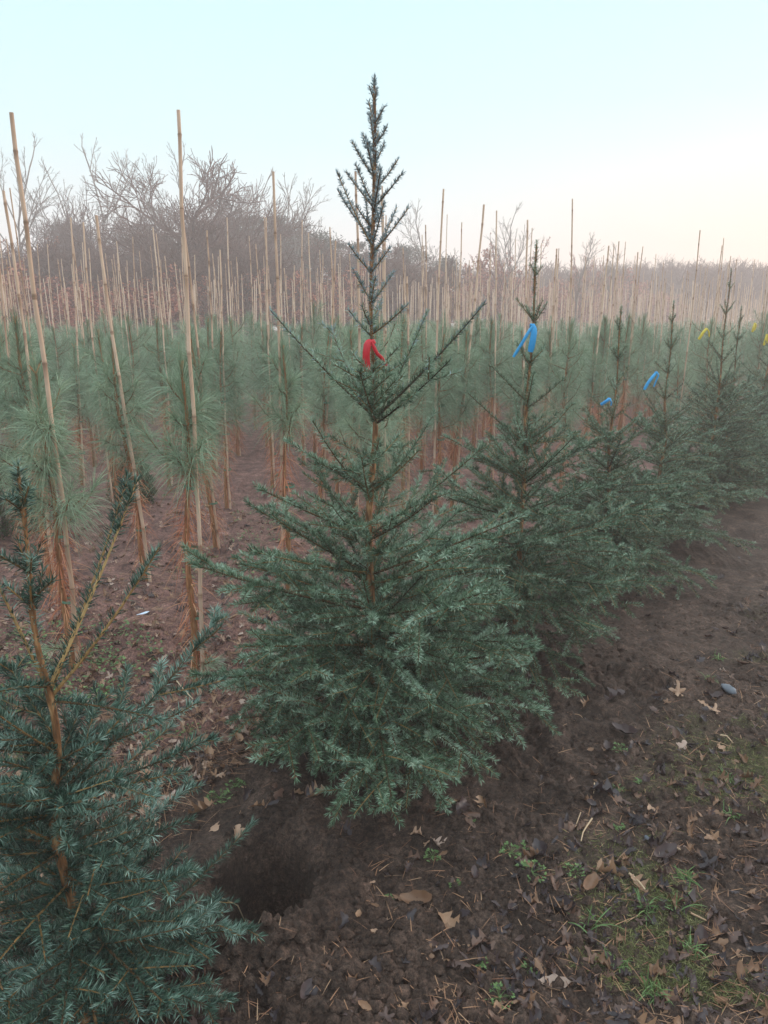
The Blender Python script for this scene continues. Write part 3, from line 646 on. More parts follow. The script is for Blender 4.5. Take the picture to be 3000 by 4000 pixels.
# the near ones, one by one: (cane top px, cane foot px, cane kind, pine kind, cane label, pine label)
near = [
    ((45, 440), (310, 2640), 0, 2, 'thick tallest bamboo cane behind the short bluish spruce', 'bright green pine against the thick cane behind the short bluish spruce'),
    ((695, 430), (787, 2676), 1, 0, 'straight bamboo cane with high tip between short and tallest spruce', 'pine with bushy top tuft and bare lower stem, on the straight high-tipped cane'),
    ((1067, 670), (1107, 2315), 2, 0, 'bamboo cane against the sky just beside the tallest spruce', 'pine with brush-like green top beside the left branches of the tallest spruce'),
    ((14, 745), (217, 2300), 3, 3, 'bamboo cane behind the thick tallest one at the picture edge', 'pine with dark tuft and orange stem at the picture edge'),
    ((376, 841), (588, 2279), 0, 4, 'slanting bamboo cane between the two high-tipped canes', 'pine with low hanging dry needles on the slanting cane'),
    ((325, 868), (455, 2060), 4, 1, 'slim bamboo cane behind the slanting one', 'pine with a skirt of withered needles behind the slanting cane'),
    ((711, 832), (859, 2161), 1, 1, 'bamboo cane just behind the straight high-tipped one', 'pine with a tuft of shoots at its foot, behind the straight high-tipped cane'),
    ((859, 976), (899, 1990), 2, 4, 'slim straight bamboo cane before the dark evergreens', 'pine on the slim cane before the dark evergreens'),
    ((1389, 670), (1395, 2080), 0, 1, 'bamboo cane rising right behind the stem of the tallest spruce', 'pine hidden right behind the stem of the tallest spruce'),
    ((1590, 1080), (1592, 2075), 3, 3, 'short bamboo cane behind the right branches of the tallest spruce', 'pine with orange lower stem showing through the tallest spruce'),
    ((1733, 738), (1690, 2010), 1, 4, 'highest bamboo cane between the red and the large blue ribbon', 'pine on the highest cane between red and large blue ribbon'),
    ((1890, 799), (1775, 1990), 0, 1, 'bamboo cane tilting against its neighbours between red and blue ribbon', 'pine with orange stem on the tilting cane'),
    ((1940, 823), (1925, 1905), 2, 3, 'upright thin bamboo cane next to the tilting one', 'narrow dark pine on the upright thin cane'),
    ((2060, 859), (2010, 2000), 1, 2, 'bamboo cane rising directly behind the large blue ribbon', 'pine directly behind the spruce with the large blue ribbon'),
    ((2174, 971), (2135, 1860), 3, 0, 'bamboo cane just beyond the large blue ribbon', 'pine with smooth brush of fresh green needles beyond the large blue ribbon'),
    ((1311, 940), (1262, 2010), 2, 4, 'bamboo cane leaning away from the tallest spruce', 'pine behind the left side of the tallest spruce'),
    ((597, 888), (672, 1900), 4, 3, 'slim bamboo cane halfway between the slanting and the straight high-tipped one', 'pine on the slim cane halfway between slanting and straight canes'),
    ((276, 850), (330, 1900), 2, 2, 'thin bamboo cane just in front of the bare oaks at the woods edge', 'pine behind the thick cane and the slanting one'),
    ((1040, 850), (1075, 1900), 1, 0, 'bamboo cane close behind the one beside the tallest spruce', 'pine close behind the brush-topped one'),
    ((809, 900), (848, 1850), 3, 3, 'thin bamboo cane by the slim straight one', 'pine by the slim straight cane'),
    ((1490, 760), (1520, 1980), 1, 2, 'bamboo cane half hidden by the upper stem of the tallest spruce', 'pine half hidden low behind the tallest spruce'),
    ((1180, 860), (1195, 1830), 4, 4, 'bamboo cane between two neighbours left of the tallest spruce', 'pine between two neighbours left of the tallest spruce'),
    ((2492, 985), (2420, 1800), 2, 3, 'bamboo cane over the blue ribbons with its tip above the far woods', 'pine behind the farther blue ribbons'),
    ((2378, 960), (2290, 1830), 0, 2, 'bamboo cane above the smallest blue ribbon', 'pine behind the spruce with the smallest blue ribbon')]
taken = []
GC, GP = 'bamboo canes staking the pines', 'staked pines in the nursery field'
for i, (tp, ft, ck, pk, lc, lp) in enumerate(near):
    x, y = on_ground(*ft); top = at(tp[0], tp[1], y + (0.04 if i % 2 else -0.03))
    place_cane(x, y, top, ck, lc, GC)
    dv = nrm((top - np.array([x, y, 0])))
    ox = 0.028 if i in (2, 5, 10, 13) else -0.028
    place_pine(x + ox, y + 0.012, pk, i * 1.7, 1.0, lp, GP, top=top + np.array([ox, 0.012, 0]))
    taken.append((x, y))
# the rest of the field on its planting grid
rng = np.random.default_rng(77)
cand = []
U = nrm(np.array([0.62, 0.785])); N_ = np.array([-U[1], U[0]])
for i in range(-70, 110):
    for j in range(0, 80):
        p = ROW0 + U * (i * 0.62 + rng.normal(0, 0.10)) + N_ * (1.35 + j * 0.76 + rng.normal(0, 0.09))
        x, y = p
        if y < 3.4: continue
        dep = y * 0.97 + 0.36
        if abs(x) > 0.5 * dep + 0.7: continue
        lim = 19.5 + 0.75 * max(x + 6, 0) + 0.012 * max(x, 0) ** 2
        if y > lim: continue
        if y < 4.3 and x < 0.2: continue
        if any((x - a) ** 2 + (y - b) ** 2 < 0.62 ** 2 for a, b in taken): continue
        cand.append((math.hypot(x, y), x, y))
cand.sort()
print('FIELD', len(cand))
NIND = 300 - len(near)
zones = [(6.5, 'front'), (10, 'middle'), (16, 'back'), (99, 'far')]
def zone(d, x):
    side = 'beyond the tallest spruce towards the oak' if x < -0.06 * d else ('behind the ribboned spruces' if x > 0.2 * d else 'straight behind the tallest spruce')
    dist = 'a few steps into the field' if d < 7 else 'midway into the field' if d < 11.5 else 'deep in the field' if d < 17 else 'near the far end of the field'
    return dist + ' ' + side
far_c, far_p = MB(), MB()
for k, (d, x, y) in enumerate(cand):
    H = 2.33 + rng.normal(0, 0.13) + (0.15 if rng.random() < 0.06 else 0)
    top = np.array([x + rng.normal(0, 0.05) - (0.02 if x < 0 else 0.0), y + rng.normal(0, 0.05), H])
    if k < NIND:
        z = zone(d, x)
        place_cane(x, y, top, int(rng.integers(0, 5)), 'bamboo cane ' + z, 'canes ' + z)
        place_pine(x - 0.028, y + 0.01, 5 + int(rng.integers(0, 4)), rng.uniform(0, 6.28), rng.uniform(0.80, 1.13), 'green pine ' + z, 'pines ' + z, parts=d < 7, top=None)
    else:
        tubes(far_c, np.array([[x, y, 0], (np.array([x, y, 0]) + top) / 2, top]), np.array([0.010, 0.009, 0.008]), k=4, tint=[rng.uniform(0.3, 0.75)])
        cnt = 260; h = rng.uniform(0.45, 1.4, cnt) * rng.uniform(0.85, 1.05); a = rng.uniform(0, 6.28, cnt)
        rr = 0.16 * (1.5 - h) * rng.random(cnt)
        b = np.stack([x + rr * np.cos(a), y + rr * np.sin(a), h], 1); el = rng.uniform(-0.1, 1.2, cnt)
        D = np.stack([np.cos(a) * np.cos(el), np.sin(a) * np.cos(el), np.sin(el)], 1)
        blades(far_p, b, D, rng.uniform(0.1, 0.17, cnt), 0.006, droop=rng.uniform(0, 0.5, cnt), m=2, tint=np.clip(rng.normal(0.5, 0.15, cnt), 0, 1), rng=rng)
if far_c.n:
    tag(mesh_obj('distant_cane_thicket', far_c.mesh('distant_canes', [M_cane])), 'thicket of thin bamboo canes crowded together at the far end of the field', 'canes', kind='stuff')
    tag(mesh_obj('distant_pine_foliage', far_p.mesh('distant_pines', [M_pine])), 'blurred green mass of pines at the far end of the field', 'pines', kind='stuff')

# ------------------------------------------------------------------ trees beyond the field
def grow(rng, p, d, L, r, lev, spec, out):
    """recursive bare limbs: each limb is 5 points"""
    n = 5; pts = [p]; dd = d.copy()
    for i in range(n - 1):
        dd = nrm(dd + rng.normal(0, spec['wig'], 3) + np.array([0, 0, spec['up']])); pts.append(pts[-1] + dd * L / (n - 1))
    pts = np.array(pts); out.append((pts, r, max(r * 0.6, spec['rmin'])))
    if lev == 0: return
    nk = spec['kids'][lev - 1]
    for k in range(nk):
        u = 1.0 if k == 0 else rng.uniform(spec['from'], 1.0)
        q, t = interp(pts, u)
        ax = nrm(np.cross(t, rng.normal(size=3))); a = R(rng.uniform(*spec['ang'])) * (0.5 if k == 0 else 1)
        d2 = nrm(t * math.cos(a) + ax * math.sin(a))
        grow(rng, q, d2, L * rng.uniform(*spec['sh']), max(r * (0.72 if k == 0 else 0.52), spec['rmin']), lev - 1, spec, out)
def bare_tree(seed, H, r, spec, mat, rust=0, trunk_frac=0.3):
    rng = np.random.default_rng(seed); out = []
    grow(rng, np.zeros(3), np.array([0, 0, 1.0]), H * trunk_frac, r, len(spec['kids']), spec, out)
    zmax = max(o[0][:, 2].max() for o in out); k = H / zmax
    tr, cr = MB(), MB()
    P = np.array([o[0] for o in out]) * k; r0 = np.array([o[1] for o in out]); r1 = np.array([o[2] for o in out])
    ts = np.linspace(0, 1, 5); RR = r0[:, None] * (1 - ts) + r1[:, None] * ts
    thick = r0 > r * 0.4
    tubes(tr, P[thick], RR[thick], k=7, tint=rng.uniform(0.2, 0.6, thick.sum()))
    thin = ~thick
    tubes(cr, P[thin], RR[thin], k=3, tint=rng.uniform(0.2, 0.8, thin.sum()))
    if rust:
        idx = rng.choice(np.where(thin)[0], rust); f = rng.random(rust); i = (f * 4).astype(int)
        b = P[idx, i] + rng.normal(0, 0.04, (rust, 3)); D = nrm(rng.normal(size=(rust, 3)) + np.array([0, 0, -0.3]))
        blades(cr, b, D, rng.uniform(0.07, 0.12, rust), 0.065, mat=1, tint=rng.random(rust), rng=rng)
    return tr.mesh('bare_trunk', [mat], True), cr.mesh('bare_crown', [mat, M_rust])
oak = dict(kids=[4, 4, 4, 4, 4, 3], wig=0.11, up=0.035, ang=(25, 55), sh=(0.62, 0.84), rmin=0.012)
oak['from'] = 0.35
slim = dict(kids=[4, 4, 5, 12], wig=0.035, up=0.04, ang=(22, 42), sh=(0.30, 0.46), rmin=0.0045); slim['from'] = 0.3
beech = dict(kids=[3, 3, 4, 5], wig=0.14, up=0.05, ang=(22, 55), sh=(0.5, 0.75), rmin=0.006); beech['from'] = 0.2
OAKS = [bare_tree(201, 9.5, 0.24, oak, M_barebark), bare_tree(202, 8.5, 0.2, oak, M_barebark), bare_tree(203, 8.0, 0.2, oak, M_barebark)]
SLIM = [bare_tree(211, 9.0, 0.05, slim, M_palebark, trunk_frac=0.62), bare_tree(212, 8.0, 0.045, slim, M_palebark, trunk_frac=0.6)]
BEECH = [bare_tree(221, 3.2, 0.05, beech, M_barebark, 3600, 0.3), bare_tree(222, 3.6, 0.05, beech, M_barebark, 3600, 0.3), bare_tree(223, 6.0, 0.08, beech, M_barebark, 1900, 0.35)]
def scots_pine(seed, H):
    rng = np.random.default_rng(seed); tr, cr = MB(), MB()
    hs = np.linspace(0, 1, 8); C = np.stack([0.2 * np.sin(hs * 3 + seed), 0.15 * np.cos(hs * 2.5), hs * H * 0.93], 1); C[:, :2] -= C[0, :2]
    tubes(tr, C, 0.13 * (1 - 0.7 * hs), k=7, tint=[0.4])
    for _ in range(46):
        h = rng.uniform(0.32, 1.0); i = min(int(h * 7), 6); p = C[i]
        p = C[i] * (1 - (h * 7 - i)) + C[i + 1] * (h * 7 - i) if i < 7 else C[7]
        a = rng.uniform(0, 6.28); L = rng.uniform(0.35, 1.0) * H * 0.30 * (1.15 - h * 0.75)
        q = p + np.array([math.cos(a) * L, math.sin(a) * L, rng.uniform(0.0, 0.35) * L])
        tubes(tr, np.stack([p, (p + q) / 2 + np.array([0, 0, 0.1]), q]), np.array([0.035, 0.025, 0.012]), k=4, tint=[0.4])
        cnt = 190; rad = rng.uniform(0.3, 0.6) * H / 7
        o = rng.normal(size=(cnt, 3)) * np.array([0.62, 0.62, 0.34]) * rad
        D = nrm(rng.normal(size=(cnt, 3)) + np.array([0, 0, 0.7]) + o)
        blades(cr, q + o, D, rng.uniform(0.10, 0.22, cnt), 0.06, tint=np.clip(rng.normal(0.45, 0.2, cnt), 0, 1), rng=rng)
    return tr.mesh('far_pine_trunk', [M_barebark], True), cr.mesh('far_pine_crown', [M_fardark])
SCOTS = [scots_pine(231, 7.0), scots_pine(232, 6.0), scots_pine(233, 6.6)]
def far_tree(name, meshes, px, Y, top_py, H0, rz, label, cat, group, widen=1.0):
    p = at(px, top_py, Y); sc = max(p[2], 0.5) / H0
    r = empty(name, (p[0], Y, gz(p[0], Y) - 0.05), rz, sc); r.scale = (sc * widen, sc * widen, sc)
    tag(r, label, cat, group)
    mesh_obj('trunk', meshes[0], r); mesh_obj('crown', meshes[1], r)
G_T = 'trees beyond the nursery field'
far_tree('oak_tree', OAKS[0], 610, 33, 575, 9.5, 0.6, 'big bare oak with a wide rounded crown, largest of the trees', 'oak tree', G_T, 1.1)
far_tree('oak_tree', OAKS[1], 210, 36, 745, 8.5, 1.9, 'bare oak at the woods edge near the thick tallest cane', 'oak tree', G_T)
far_tree('oak_tree', OAKS[2], 850, 38, 760, 8.0, 4.1, 'bare oak partly behind the big one, before the dark evergreens', 'oak tree', G_T)
far_tree('oak_tree', OAKS[1], 430, 40, 780, 8.5, 3.0, 'bare oak showing beneath the crown edge of the big oak', 'oak tree', G_T)
far_tree('oak_tree', OAKS[2], 40, 40, 830, 8.0, 0.4, 'bare oak cut by the picture edge above the rust leaves', 'oak tree', G_T)
for k, (px, tp, lab) in enumerate(((30, 480, 'slender leafless sapling at the picture edge behind the thick cane'), (345, 500, 'slender leafless sapling rising beside the big oak'), (270, 620, 'thin pale sapling between picture edge and big oak'), (720, 560, 'pale sapling over the right shoulder of the big oak'), (965, 640, 'lone thin sapling above the dark evergreens'), (1085, 660, 'wide forked sapling above the dark evergreens'),
        (1165, 690, 'faint sapling nearest the tip of the tallest spruce'), (1672, 770, 'faint sapling beside the highest cane past the tallest spruce'), (1985, 790, 'sapling above the rust-leaved tree'), (2270, 900, 'sapling over the tree with rust leaves near the smallest ribbon'), (2410, 930, 'faint sapling over the low far woods'))):
    far_tree('sapling', SLIM[k % 2], px, 34 + 2 * (k % 3), tp, (9.0, 8.0)[k % 2], k * 1.3, lab, 'sapling', G_T, 1.15)
for k, (px, tp, lab) in enumerate(((560, 900, 'dark evergreen low under the big oak'), (760, 850, 'dark evergreen behind the straight high-tipped cane'), (900, 845, 'dark evergreen with broad round top'), (1010, 830, 'dark evergreen under the lone thin sapling'), (1130, 850, 'dark evergreen under the forked sapling'), (1240, 890, 'dark evergreen close by the tallest spruce'),
        (1340, 930, 'dark evergreen right behind the tallest spruce'), (1590, 935, 'dark evergreen with high knob just past the tallest spruce'), (1740, 985, 'low dark evergreen behind the highest cane'), (250, 860, 'grey-green evergreen beneath the bare oaks at the woods edge'), (1450, 960, 'dark evergreen hidden behind the stem of the tallest spruce'))):
    far_tree('scots_pine', SCOTS[k % 3], px, 37 + (k * 7) % 5, tp, (7.0, 6.0, 6.6)[k % 3], k * 2.1, lab, 'evergreen tree', G_T, 0.7 if px < 400 else 1.0)
far_tree('beech_tree', BEECH[2], 1995, 38, 895, 6.0, 0.2, 'pointed tree full of rust-brown leaves above the tilting canes', 'beech tree', G_T, 0.75)
far_tree('beech_tree', BEECH[2], 2305, 46, 955, 6.0, 2.2, 'narrow rust-leaved tree above the smallest blue ribbon', 'beech tree', G_T, 0.6)
far_tree('beech_tree', BEECH[2], 60, 30, 870, 6.0, 1.2, 'rust-leaved tree behind the canes at the picture edge', 'beech tree', G_T, 0.8)
far_tree('beech_tree', BEECH[2], 2180, 48, 1010, 6.0, 3.2, 'broad low rust-leaved tree between two taller ones', 'beech tree', G_T, 0.9)
rb = np.random.default_rng(9)
for k in range(64):                                   # beech bushes closing the field
    px = -60 + k * 43 + rb.normal(0, 15)
    xg = (px - 1500) / F
    Y = 22.5 + 9 * max(0, (px - 300) / 1500) + 22 * max(0, (px - 1300) / 1500) ** 1.3 + rb.uniform(0, 4)
    tp = (1085 if px < 900 else 1060 if px < 1500 else 1080 if px < 2200 else 1120) + rb.normal(0, 35)
    far_tree('beech_bush', BEECH[k % 2], px, Y, tp, (3.2, 3.6)[k % 2], rb.uniform(0, 6.28),
             'rust-leaved beech bush closing the field ' + ('under the big oak and evergreens' if px < 1400 else 'right of the tallest spruce'), 'bush', 'beech bushes ' + ('under the oak' if px < 1400 else 'past the tallest spruce'), 1.25)
for k in range(22):
    px = -40 + k * 74 + rb.normal(0, 22)
    far_tree('oak_tree', OAKS[k % 3], px, 27 + rb.uniform(0, 5) + max(0, px - 900) / 150, (905 if px < 1000 else 985) + rb.normal(0, 40), (9.5, 8.5, 8.0)[k % 3], rb.uniform(0, 6.28),
             'low bare tree in the thicket at the edge of the field under the big oak', 'oak tree', 'bare thicket trees under the big oak', 1.3)
for k in range(44):                                   # far woods on the right
    px = 1900 + k * 27 + rb.normal(0, 18)
    tp = (1040 if px < 2300 else 1018) + rb.normal(0, 14)
    far_tree('oak_tree', OAKS[k % 3], px, 56 + rb.uniform(0, 14), tp, (9.5, 8.5, 8.0)[k % 3], rb.uniform(0, 6.28),
             'bare tree in the low far woods on the horizon past the ribbons', 'oak tree', 'bare trees of the far woods', 1.3)

# dark clipped conifer at the left edge; a second stands in for shade
def thuja(seed, H, rad):
    rng = np.random.default_rng(seed); cr = MB(); tr = MB()
    tubes(tr, np.array([[0, 0, 0], [0, 0, H * 0.5], [0.01, 0, H * 0.9]]), np.array([0.03, 0.02, 0.008]), k=6, tint=[0.3])
    n = 9000; h = rng.random(n) ** 0.9; a = rng.uniform(0, 6.28, n)
    prof = rad * np.sqrt(np.clip(1 - (h * 1.05 - 0.25) ** 2 / 0.75, 0.02, 1)) * (0.86 + 0.2 * np.sin(a * 5 + h * 9) * np.cos(a * 3 - h * 13))
    rr = prof * (1 - 0.45 * rng.random(n) ** 2)
    b = np.stack([rr * np.cos(a), rr * np.sin(a), h * H], 1)
    D = nrm(np.stack([np.cos(a) * 0.6, np.sin(a) * 0.6, 0.6 + 0 * a], 1) + rng.normal(0, 0.4, (n, 3)))
    blades(cr, b, D, rng.uniform(0.03, 0.07, n), 0.012, tint=np.clip(rng.normal(0.45, 0.2, n), 0, 1), rng=rng)
    return tr.mesh('thuja_trunk', [M_barebark]), cr.mesh('thuja_crown', [M_thuja])
TH = [thuja(301, 0.85, 0.42), thuja(302, 0.75, 0.4)]
for k, (x, y, s_, lab) in enumerate(((*on_ground(20, 2080), 0.72, 'low round dark conifer bush at the picture edge behind the short spruce'), (*on_ground(520, 1960), 0.5, 'low dark bush standing in for the shade behind the slanting cane'))):
    r = empty('conifer_bush', (x, y, gz(x, y) - 0.02), k * 1.9, s_); tag(r, lab, 'conifer bush', 'dark conifer bushes under the pines')
    mesh_obj('trunk', TH[k % 2][0], r); mesh_obj('crown', TH[k % 2][1], r)

# ------------------------------------------------------------------ fallen leaves, weeds, grass, twigs, stone
def leaf_mesh(seed, kind):
    rng = np.random.default_rng(seed); mb = MB()
    if kind == 'star':
        n = 40; a = np.linspace(0, 2 * math.pi, n, endpoint=False)
        r = 0.5 * (0.62 + 0.38 * np.cos(a * 5 / 1.0) ) * (0.85 + 0.15 * np.cos(a)) + 0.03 * np.sin(a * 15)
        r = np.maximum(r, 0.16)
        ringm = np.stack([r * 0.5 * np.cos(a), r * 0.5 * np.sin(a), 0.05 * np.sin(a * 2 + seed) + 0.02 * rng.normal(size=n)], 1)
        ring = np.stack([r * np.cos(a), r * np.sin(a), 0.12 * np.sin(a * 2 + seed) + 0.08 * np.cos(a * 5) * 0.5 + 0.03 * rng.normal(size=n)], 1)
        V = np.vstack([[[0, 0, 0]], ringm, ring]); j = np.arange(n); jn = (j + 1) % n
        mb.add(V, np.stack([1 + j, 1 + n + j, 1 + n + jn, 1 + jn], 1), np.stack([0 * j, 1 + j, 1 + jn], 1))
    else:
        n = 30; u = np.linspace(0, 1, n)
        env = np.sin(np.pi * np.clip(u * 0.96 + 0.02, 0, 1) ** (0.8 if kind == 'oak' else 1.0)) ** 0.7
        lob = (0.72 + 0.24 * np.cos(u ** 0.9 * 2 * math.pi * rng.uniform(2.7, 3.6) + rng.uniform(0, 2)) + 0.09 * np.cos(u * 47 + seed)) if kind == 'oak' else 1.0
        wdt = {'oak': 0.29, 'oval': 0.24, 'strip': 0.13}[kind]
        wl = wdt * env * lob * rng.uniform(0.85, 1.1) + 0.006
        wr = wdt * env * (np.roll(lob, 1) if kind == 'oak' else 1.0) * rng.uniform(0.85, 1.1) + 0.006
        curl = rng.uniform(-1.2, 2.6); bend = rng.uniform(-0.6, 1.0); tw = rng.uniform(-1.0, 1.0)
        rows = []
        for s_, wv in ((-1, wl), (-0.5, wl), (0, wl), (0.5, wr), (1, wr)):
            y_ = wv * s_
            z_ = curl * y_ ** 2 * 3 + bend * (u - 0.5) ** 2 * 1.4 + tw * y_ * (u - 0.4) * 2 + 0.03 * np.sin(u * 19 + s_ * 4 + seed) * abs(s_)
            rows.append(np.stack([u - 0.5, y_, z_], 1))
        V = np.stack(rows, 1); i, j = np.meshgrid(np.arange(n - 1), np.arange(4), indexing='ij'); a = i * 5 + j
        mb.add(V, np.stack([a, a + 1, a + 6, a + 5], -1).reshape(-1, 4))
        st = np.array([[-0.5, 0, V[0, 2, 2]], [-0.6, 0.01, V[0, 2, 2] + 0.02], [-0.68, 0.02, V[0, 2, 2]]]); tubes(mb, st, np.array([0.008, 0.007, 0.006]), k=4)
    return mb
LEAFK = ['oak', 'oak', 'oak', 'oak', 'star', 'oval', 'strip', 'oak']
LEAFB = [leaf_mesh(400 + i, k) for i, k in enumerate(LEAFK)]
TONES = [(0.06, 'blackish grey'), (0.2, 'dark purple-brown'), (0.40, 'dark brown'), (0.58, 'reddish brown'), (0.74, 'orange tan'), (0.88, 'pale tan'), (0.98, 'pinkish pale')]
LEAFM = {}
def leaf_variant(i, tone):
    if (i, tone) not in LEAFM:
        mb = LEAFB[i]; mb.tint = [np.full(len(v), TONES[tone][0]) for v in mb.v]
        LEAFM[(i, tone)] = mb.mesh('oak_leaf', [M_leaf], True)
    return LEAFM[(i, tone)]
KN = {'oak': 'oak leaf', 'star': 'pointed leaf', 'oval': 'oval leaf', 'strip': 'narrow leaf'}
leaf_rng = np.random.default_rng(55)
def put_leaf(x, y, size, shape, tone, label, group, tilt=0.25, lift=None):
    e_ = 0.02; z = gz(x, y)
    gx = (ground_z(x + e_, y, False) - ground_z(x - e_, y, False)) / (2 * e_); gy = (ground_z(x, y + e_, False) - ground_z(x, y - e_, False)) / (2 * e_)
    nv = Vector((-float(gx) + leaf_rng.normal(0, tilt), -float(gy) + leaf_rng.normal(0, tilt), 1)).normalized()
    o = mesh_obj('fallen_leaf', leaf_variant(shape, tone), loc=(x, y, z + size * (leaf_rng.uniform(-0.10, 0.06) if lift is None else lift)))
    q = nv.to_track_quat('Z', 'Y'); o.rotation_euler = q.to_euler()
    o.rotation_euler.rotate_axis('Z', leaf_rng.uniform(0, 6.28)); o.scale = (size, size, size)
    tag(o, label, 'leaf', group)
hand = [ # px, py, size px, shape, tone, label
    (2646, 2745, 66, 4, 5, 'pale tan many-pointed leaf on the path near the grey stone'), (2752, 2775, 45, 0, 4, 'orange tan oak leaf just below the pale pointed leaf'), (2788, 2812, 55, 4, 5, 'ragged tan leaf lying against the orange one near the stone'),
    (2221, 2679, 48, 0, 4, 'orange oak leaf under the tips of the second spruce'), (2178, 2709, 46, 1, 3, 'reddish brown oak leaf beside the spruce branch tips'), (2291, 2762, 42, 2, 4, 'small upright tan leaf above the wire ring'),
    (2400, 2760, 80, 3, 1, 'dark curled leaf heap on the bare path soil'), (2441, 2885, 80, 5, 1, 'flat purple-brown leaf in the middle of the path'), (2649, 3093, 55, 6, 0, 'grey narrow leaf lying in the moss'),
    (2357, 2944, 40, 6, 5, 'pale curled leaf sliver by a weed on the path'), (2330, 2985, 60, 7, 2, 'brown crumpled oak leaf in the middle of the path'), (2365, 3110, 95, 3, 0, 'large blackish curled leaf by the straw stalk'),
    (2470, 3215, 80, 6, 0, 'blackish rolled leaf with a pale rim'), (2212, 3322, 42, 0, 4, 'small bright orange oak leaf on dark soil'), (2250, 3325, 46, 5, 1, 'purple oval leaf touching the bright orange one'),
    (2066, 3375, 70, 1, 3, 'reddish brown oak leaf among chickweed'), (2040, 3400, 55, 3, 2, 'dark leaf half under the reddish oak leaf'), (2110, 3362, 90, 5, 0, 'flat blackish leaf beside the chickweed'),
    (2782, 3279, 75, 4, 4, 'orange pointed leaf on moss by the picture edge'), (2875, 3262, 80, 4, 1, 'large dark purple leaf right of the orange pointed one'), (2769, 3382, 85, 4, 0, 'slate-dark star-shaped leaf on the moss'),
    (2377, 3415, 95, 2, 4, 'folded bright orange leaf in the lower path'), (2301, 3488, 80, 5, 3, 'elongated orange-brown leaf standing on edge'), (2270, 3500, 50, 5, 3, 'red-brown leaf beside the standing elongated leaf'),
    (2670, 3490, 80, 3, 1, 'purplish ragged leaf near the grass tufts'), (2590, 3345, 95, 5, 1, 'broad purple-brown leaf by short straw pieces'), (2200, 3560, 100, 5, 0, 'broad blackish leaf near the lower edge'),
    (1889, 3142, 56, 1, 4, 'orange oak leaf alone on smooth soil before the tallest spruce'), (1770, 3150, 70, 0, 4, 'orange brown leaf in the small pile before the tallest spruce'), (1800, 3175, 75, 3, 1, 'dark purple leaf of the small pile before the tallest spruce'), (1840, 3200, 55, 7, 2, 'brown leaf at the tail of the small pile'),
    (1633, 3278, 46, 2, 5, 'first tan oak leaf in a chain of three'), (1670, 3291, 50, 0, 5, 'middle tan oak leaf in a chain of three'), (1713, 3311, 50, 1, 6, 'pale last oak leaf in a chain of three'),
    (1725, 3345, 50, 6, 3, 'rust leaf below the chain of three tan leaves'), (1434, 3464, 52, 0, 5, 'tan upright oak leaf on bare soil by the pit'), (1637, 3517, 105, 5, 3, 'large shiny brown oval leaf on the bare soil'),
    (1753, 3616, 95, 3, 4, 'big curled tan-brown leaf sticking up from soil'), (1756, 3444, 48, 0, 3, 'reddish leaf behind a small green seedling'), (1404, 3603, 38, 5, 4, 'small orange tan oval leaf left of a dark clod'), (1525, 3575, 50, 6, 5, 'thin tan leaf strip near the middle soil'),
    (1530, 3655, 44, 7, 4, 'small tan leaf at the dark clod'), (1465, 3668, 38, 5, 5, 'pale rounded leaf below the dark clod'), (1715, 3740, 46, 6, 5, 'tan folded leaf pair beside fresh soil'), (1748, 3752, 36, 0, 4, 'small tan leaf tip next to the folded pair'),
    (1870, 3690, 90, 3, 2, 'large dark brown crumpled leaf on trampled soil'), (1800, 3570, 80, 7, 0, 'dark folded leaves in the hollow'), (1940, 3560, 80, 6, 1, 'grey-brown long leaf lying across the path soil'), (1940, 3960, 50, 5, 4, 'orange tan leaf at the bottom edge'),
    (1577, 3970, 50, 2, 4, 'orange oak leaf at the bottom edge of bare soil'), (1420, 3985, 46, 5, 4, 'brown-orange leaf at bottom edge by the pit side'), (1040, 3881, 70, 3, 3, 'reddish brown leaf below the left spruce tips'), (1240, 3900, 110, 7, 0, 'big dark curled leaf near the bottom edge'), (2060, 3920, 95, 4, 3, 'reddish pointed leaf near the bottom edge'),
    (705, 3415, 52, 0, 5, 'tan oak leaf caught among the left spruce branches'), (796, 2959, 60, 2, 3, 'red-brown leaf behind the left spruce'), (1030, 2995, 100, 1, 4, 'tall tan oak leaf leaning on the tallest spruce skirt'), (810, 3943, 95, 0, 4, 'large tan oak leaf at the bottom near the left spruce'),
    (790, 3180, 80, 1, 4, 'orange brown oak leaf behind the left spruce branch'), (1010, 3190, 65, 3, 4, 'tan crumpled leaf at the pit edge'), (930, 3285, 75, 2, 5, 'pale tan oak leaf beyond the pit'), (840, 3240, 70, 0, 5, 'pale leaf between left spruce and pit'), (1080, 3140, 70, 7, 2, 'dark leaf under the tallest spruce skirt'), (1150, 3120, 70, 0, 3, 'reddish leaf under the tallest spruce skirt'),
    (1240, 3150, 60, 1, 5, 'greyish leaf under the front of the tallest spruce'), (1000, 3500, 50, 6, 5, 'pale split leaf standing at the pit rim')]
hxy = []
for px, py, sz, shp, tone, lab in hand:
    x, y = on_ground(px, py); dep = y * 0.97 + 0.364
    put_leaf(x, y, max(sz, 36) * 1.3 * dep / F, shp, tone, lab, 'fallen leaves on the ground', 0.3, 0.08); hxy.append((x, y))
count = len(hand)
def scatter(n, cond):
    got = 0
    while got < n:
        px, py = leaf_rng.uniform(-100, 3100), 2000 + 2100 * leaf_rng.random() ** 0.9
        x, y = on_ground(px, py); o_ = float(row_off(x, y))
        p = cond(x, y, o_)
        if leaf_rng.random() < p:
            got += 1; yield x, y, o_
def dens_leaf(x, y, o_):
    if math.hypot(x - PIT[0], y - PIT[1]) < 0.3: return 0.03
    if o_ > 0.35: return 0.9
    if o_ > -0.3: return 0.12
    if o_ > -0.68: return 0.09
    return 0.55
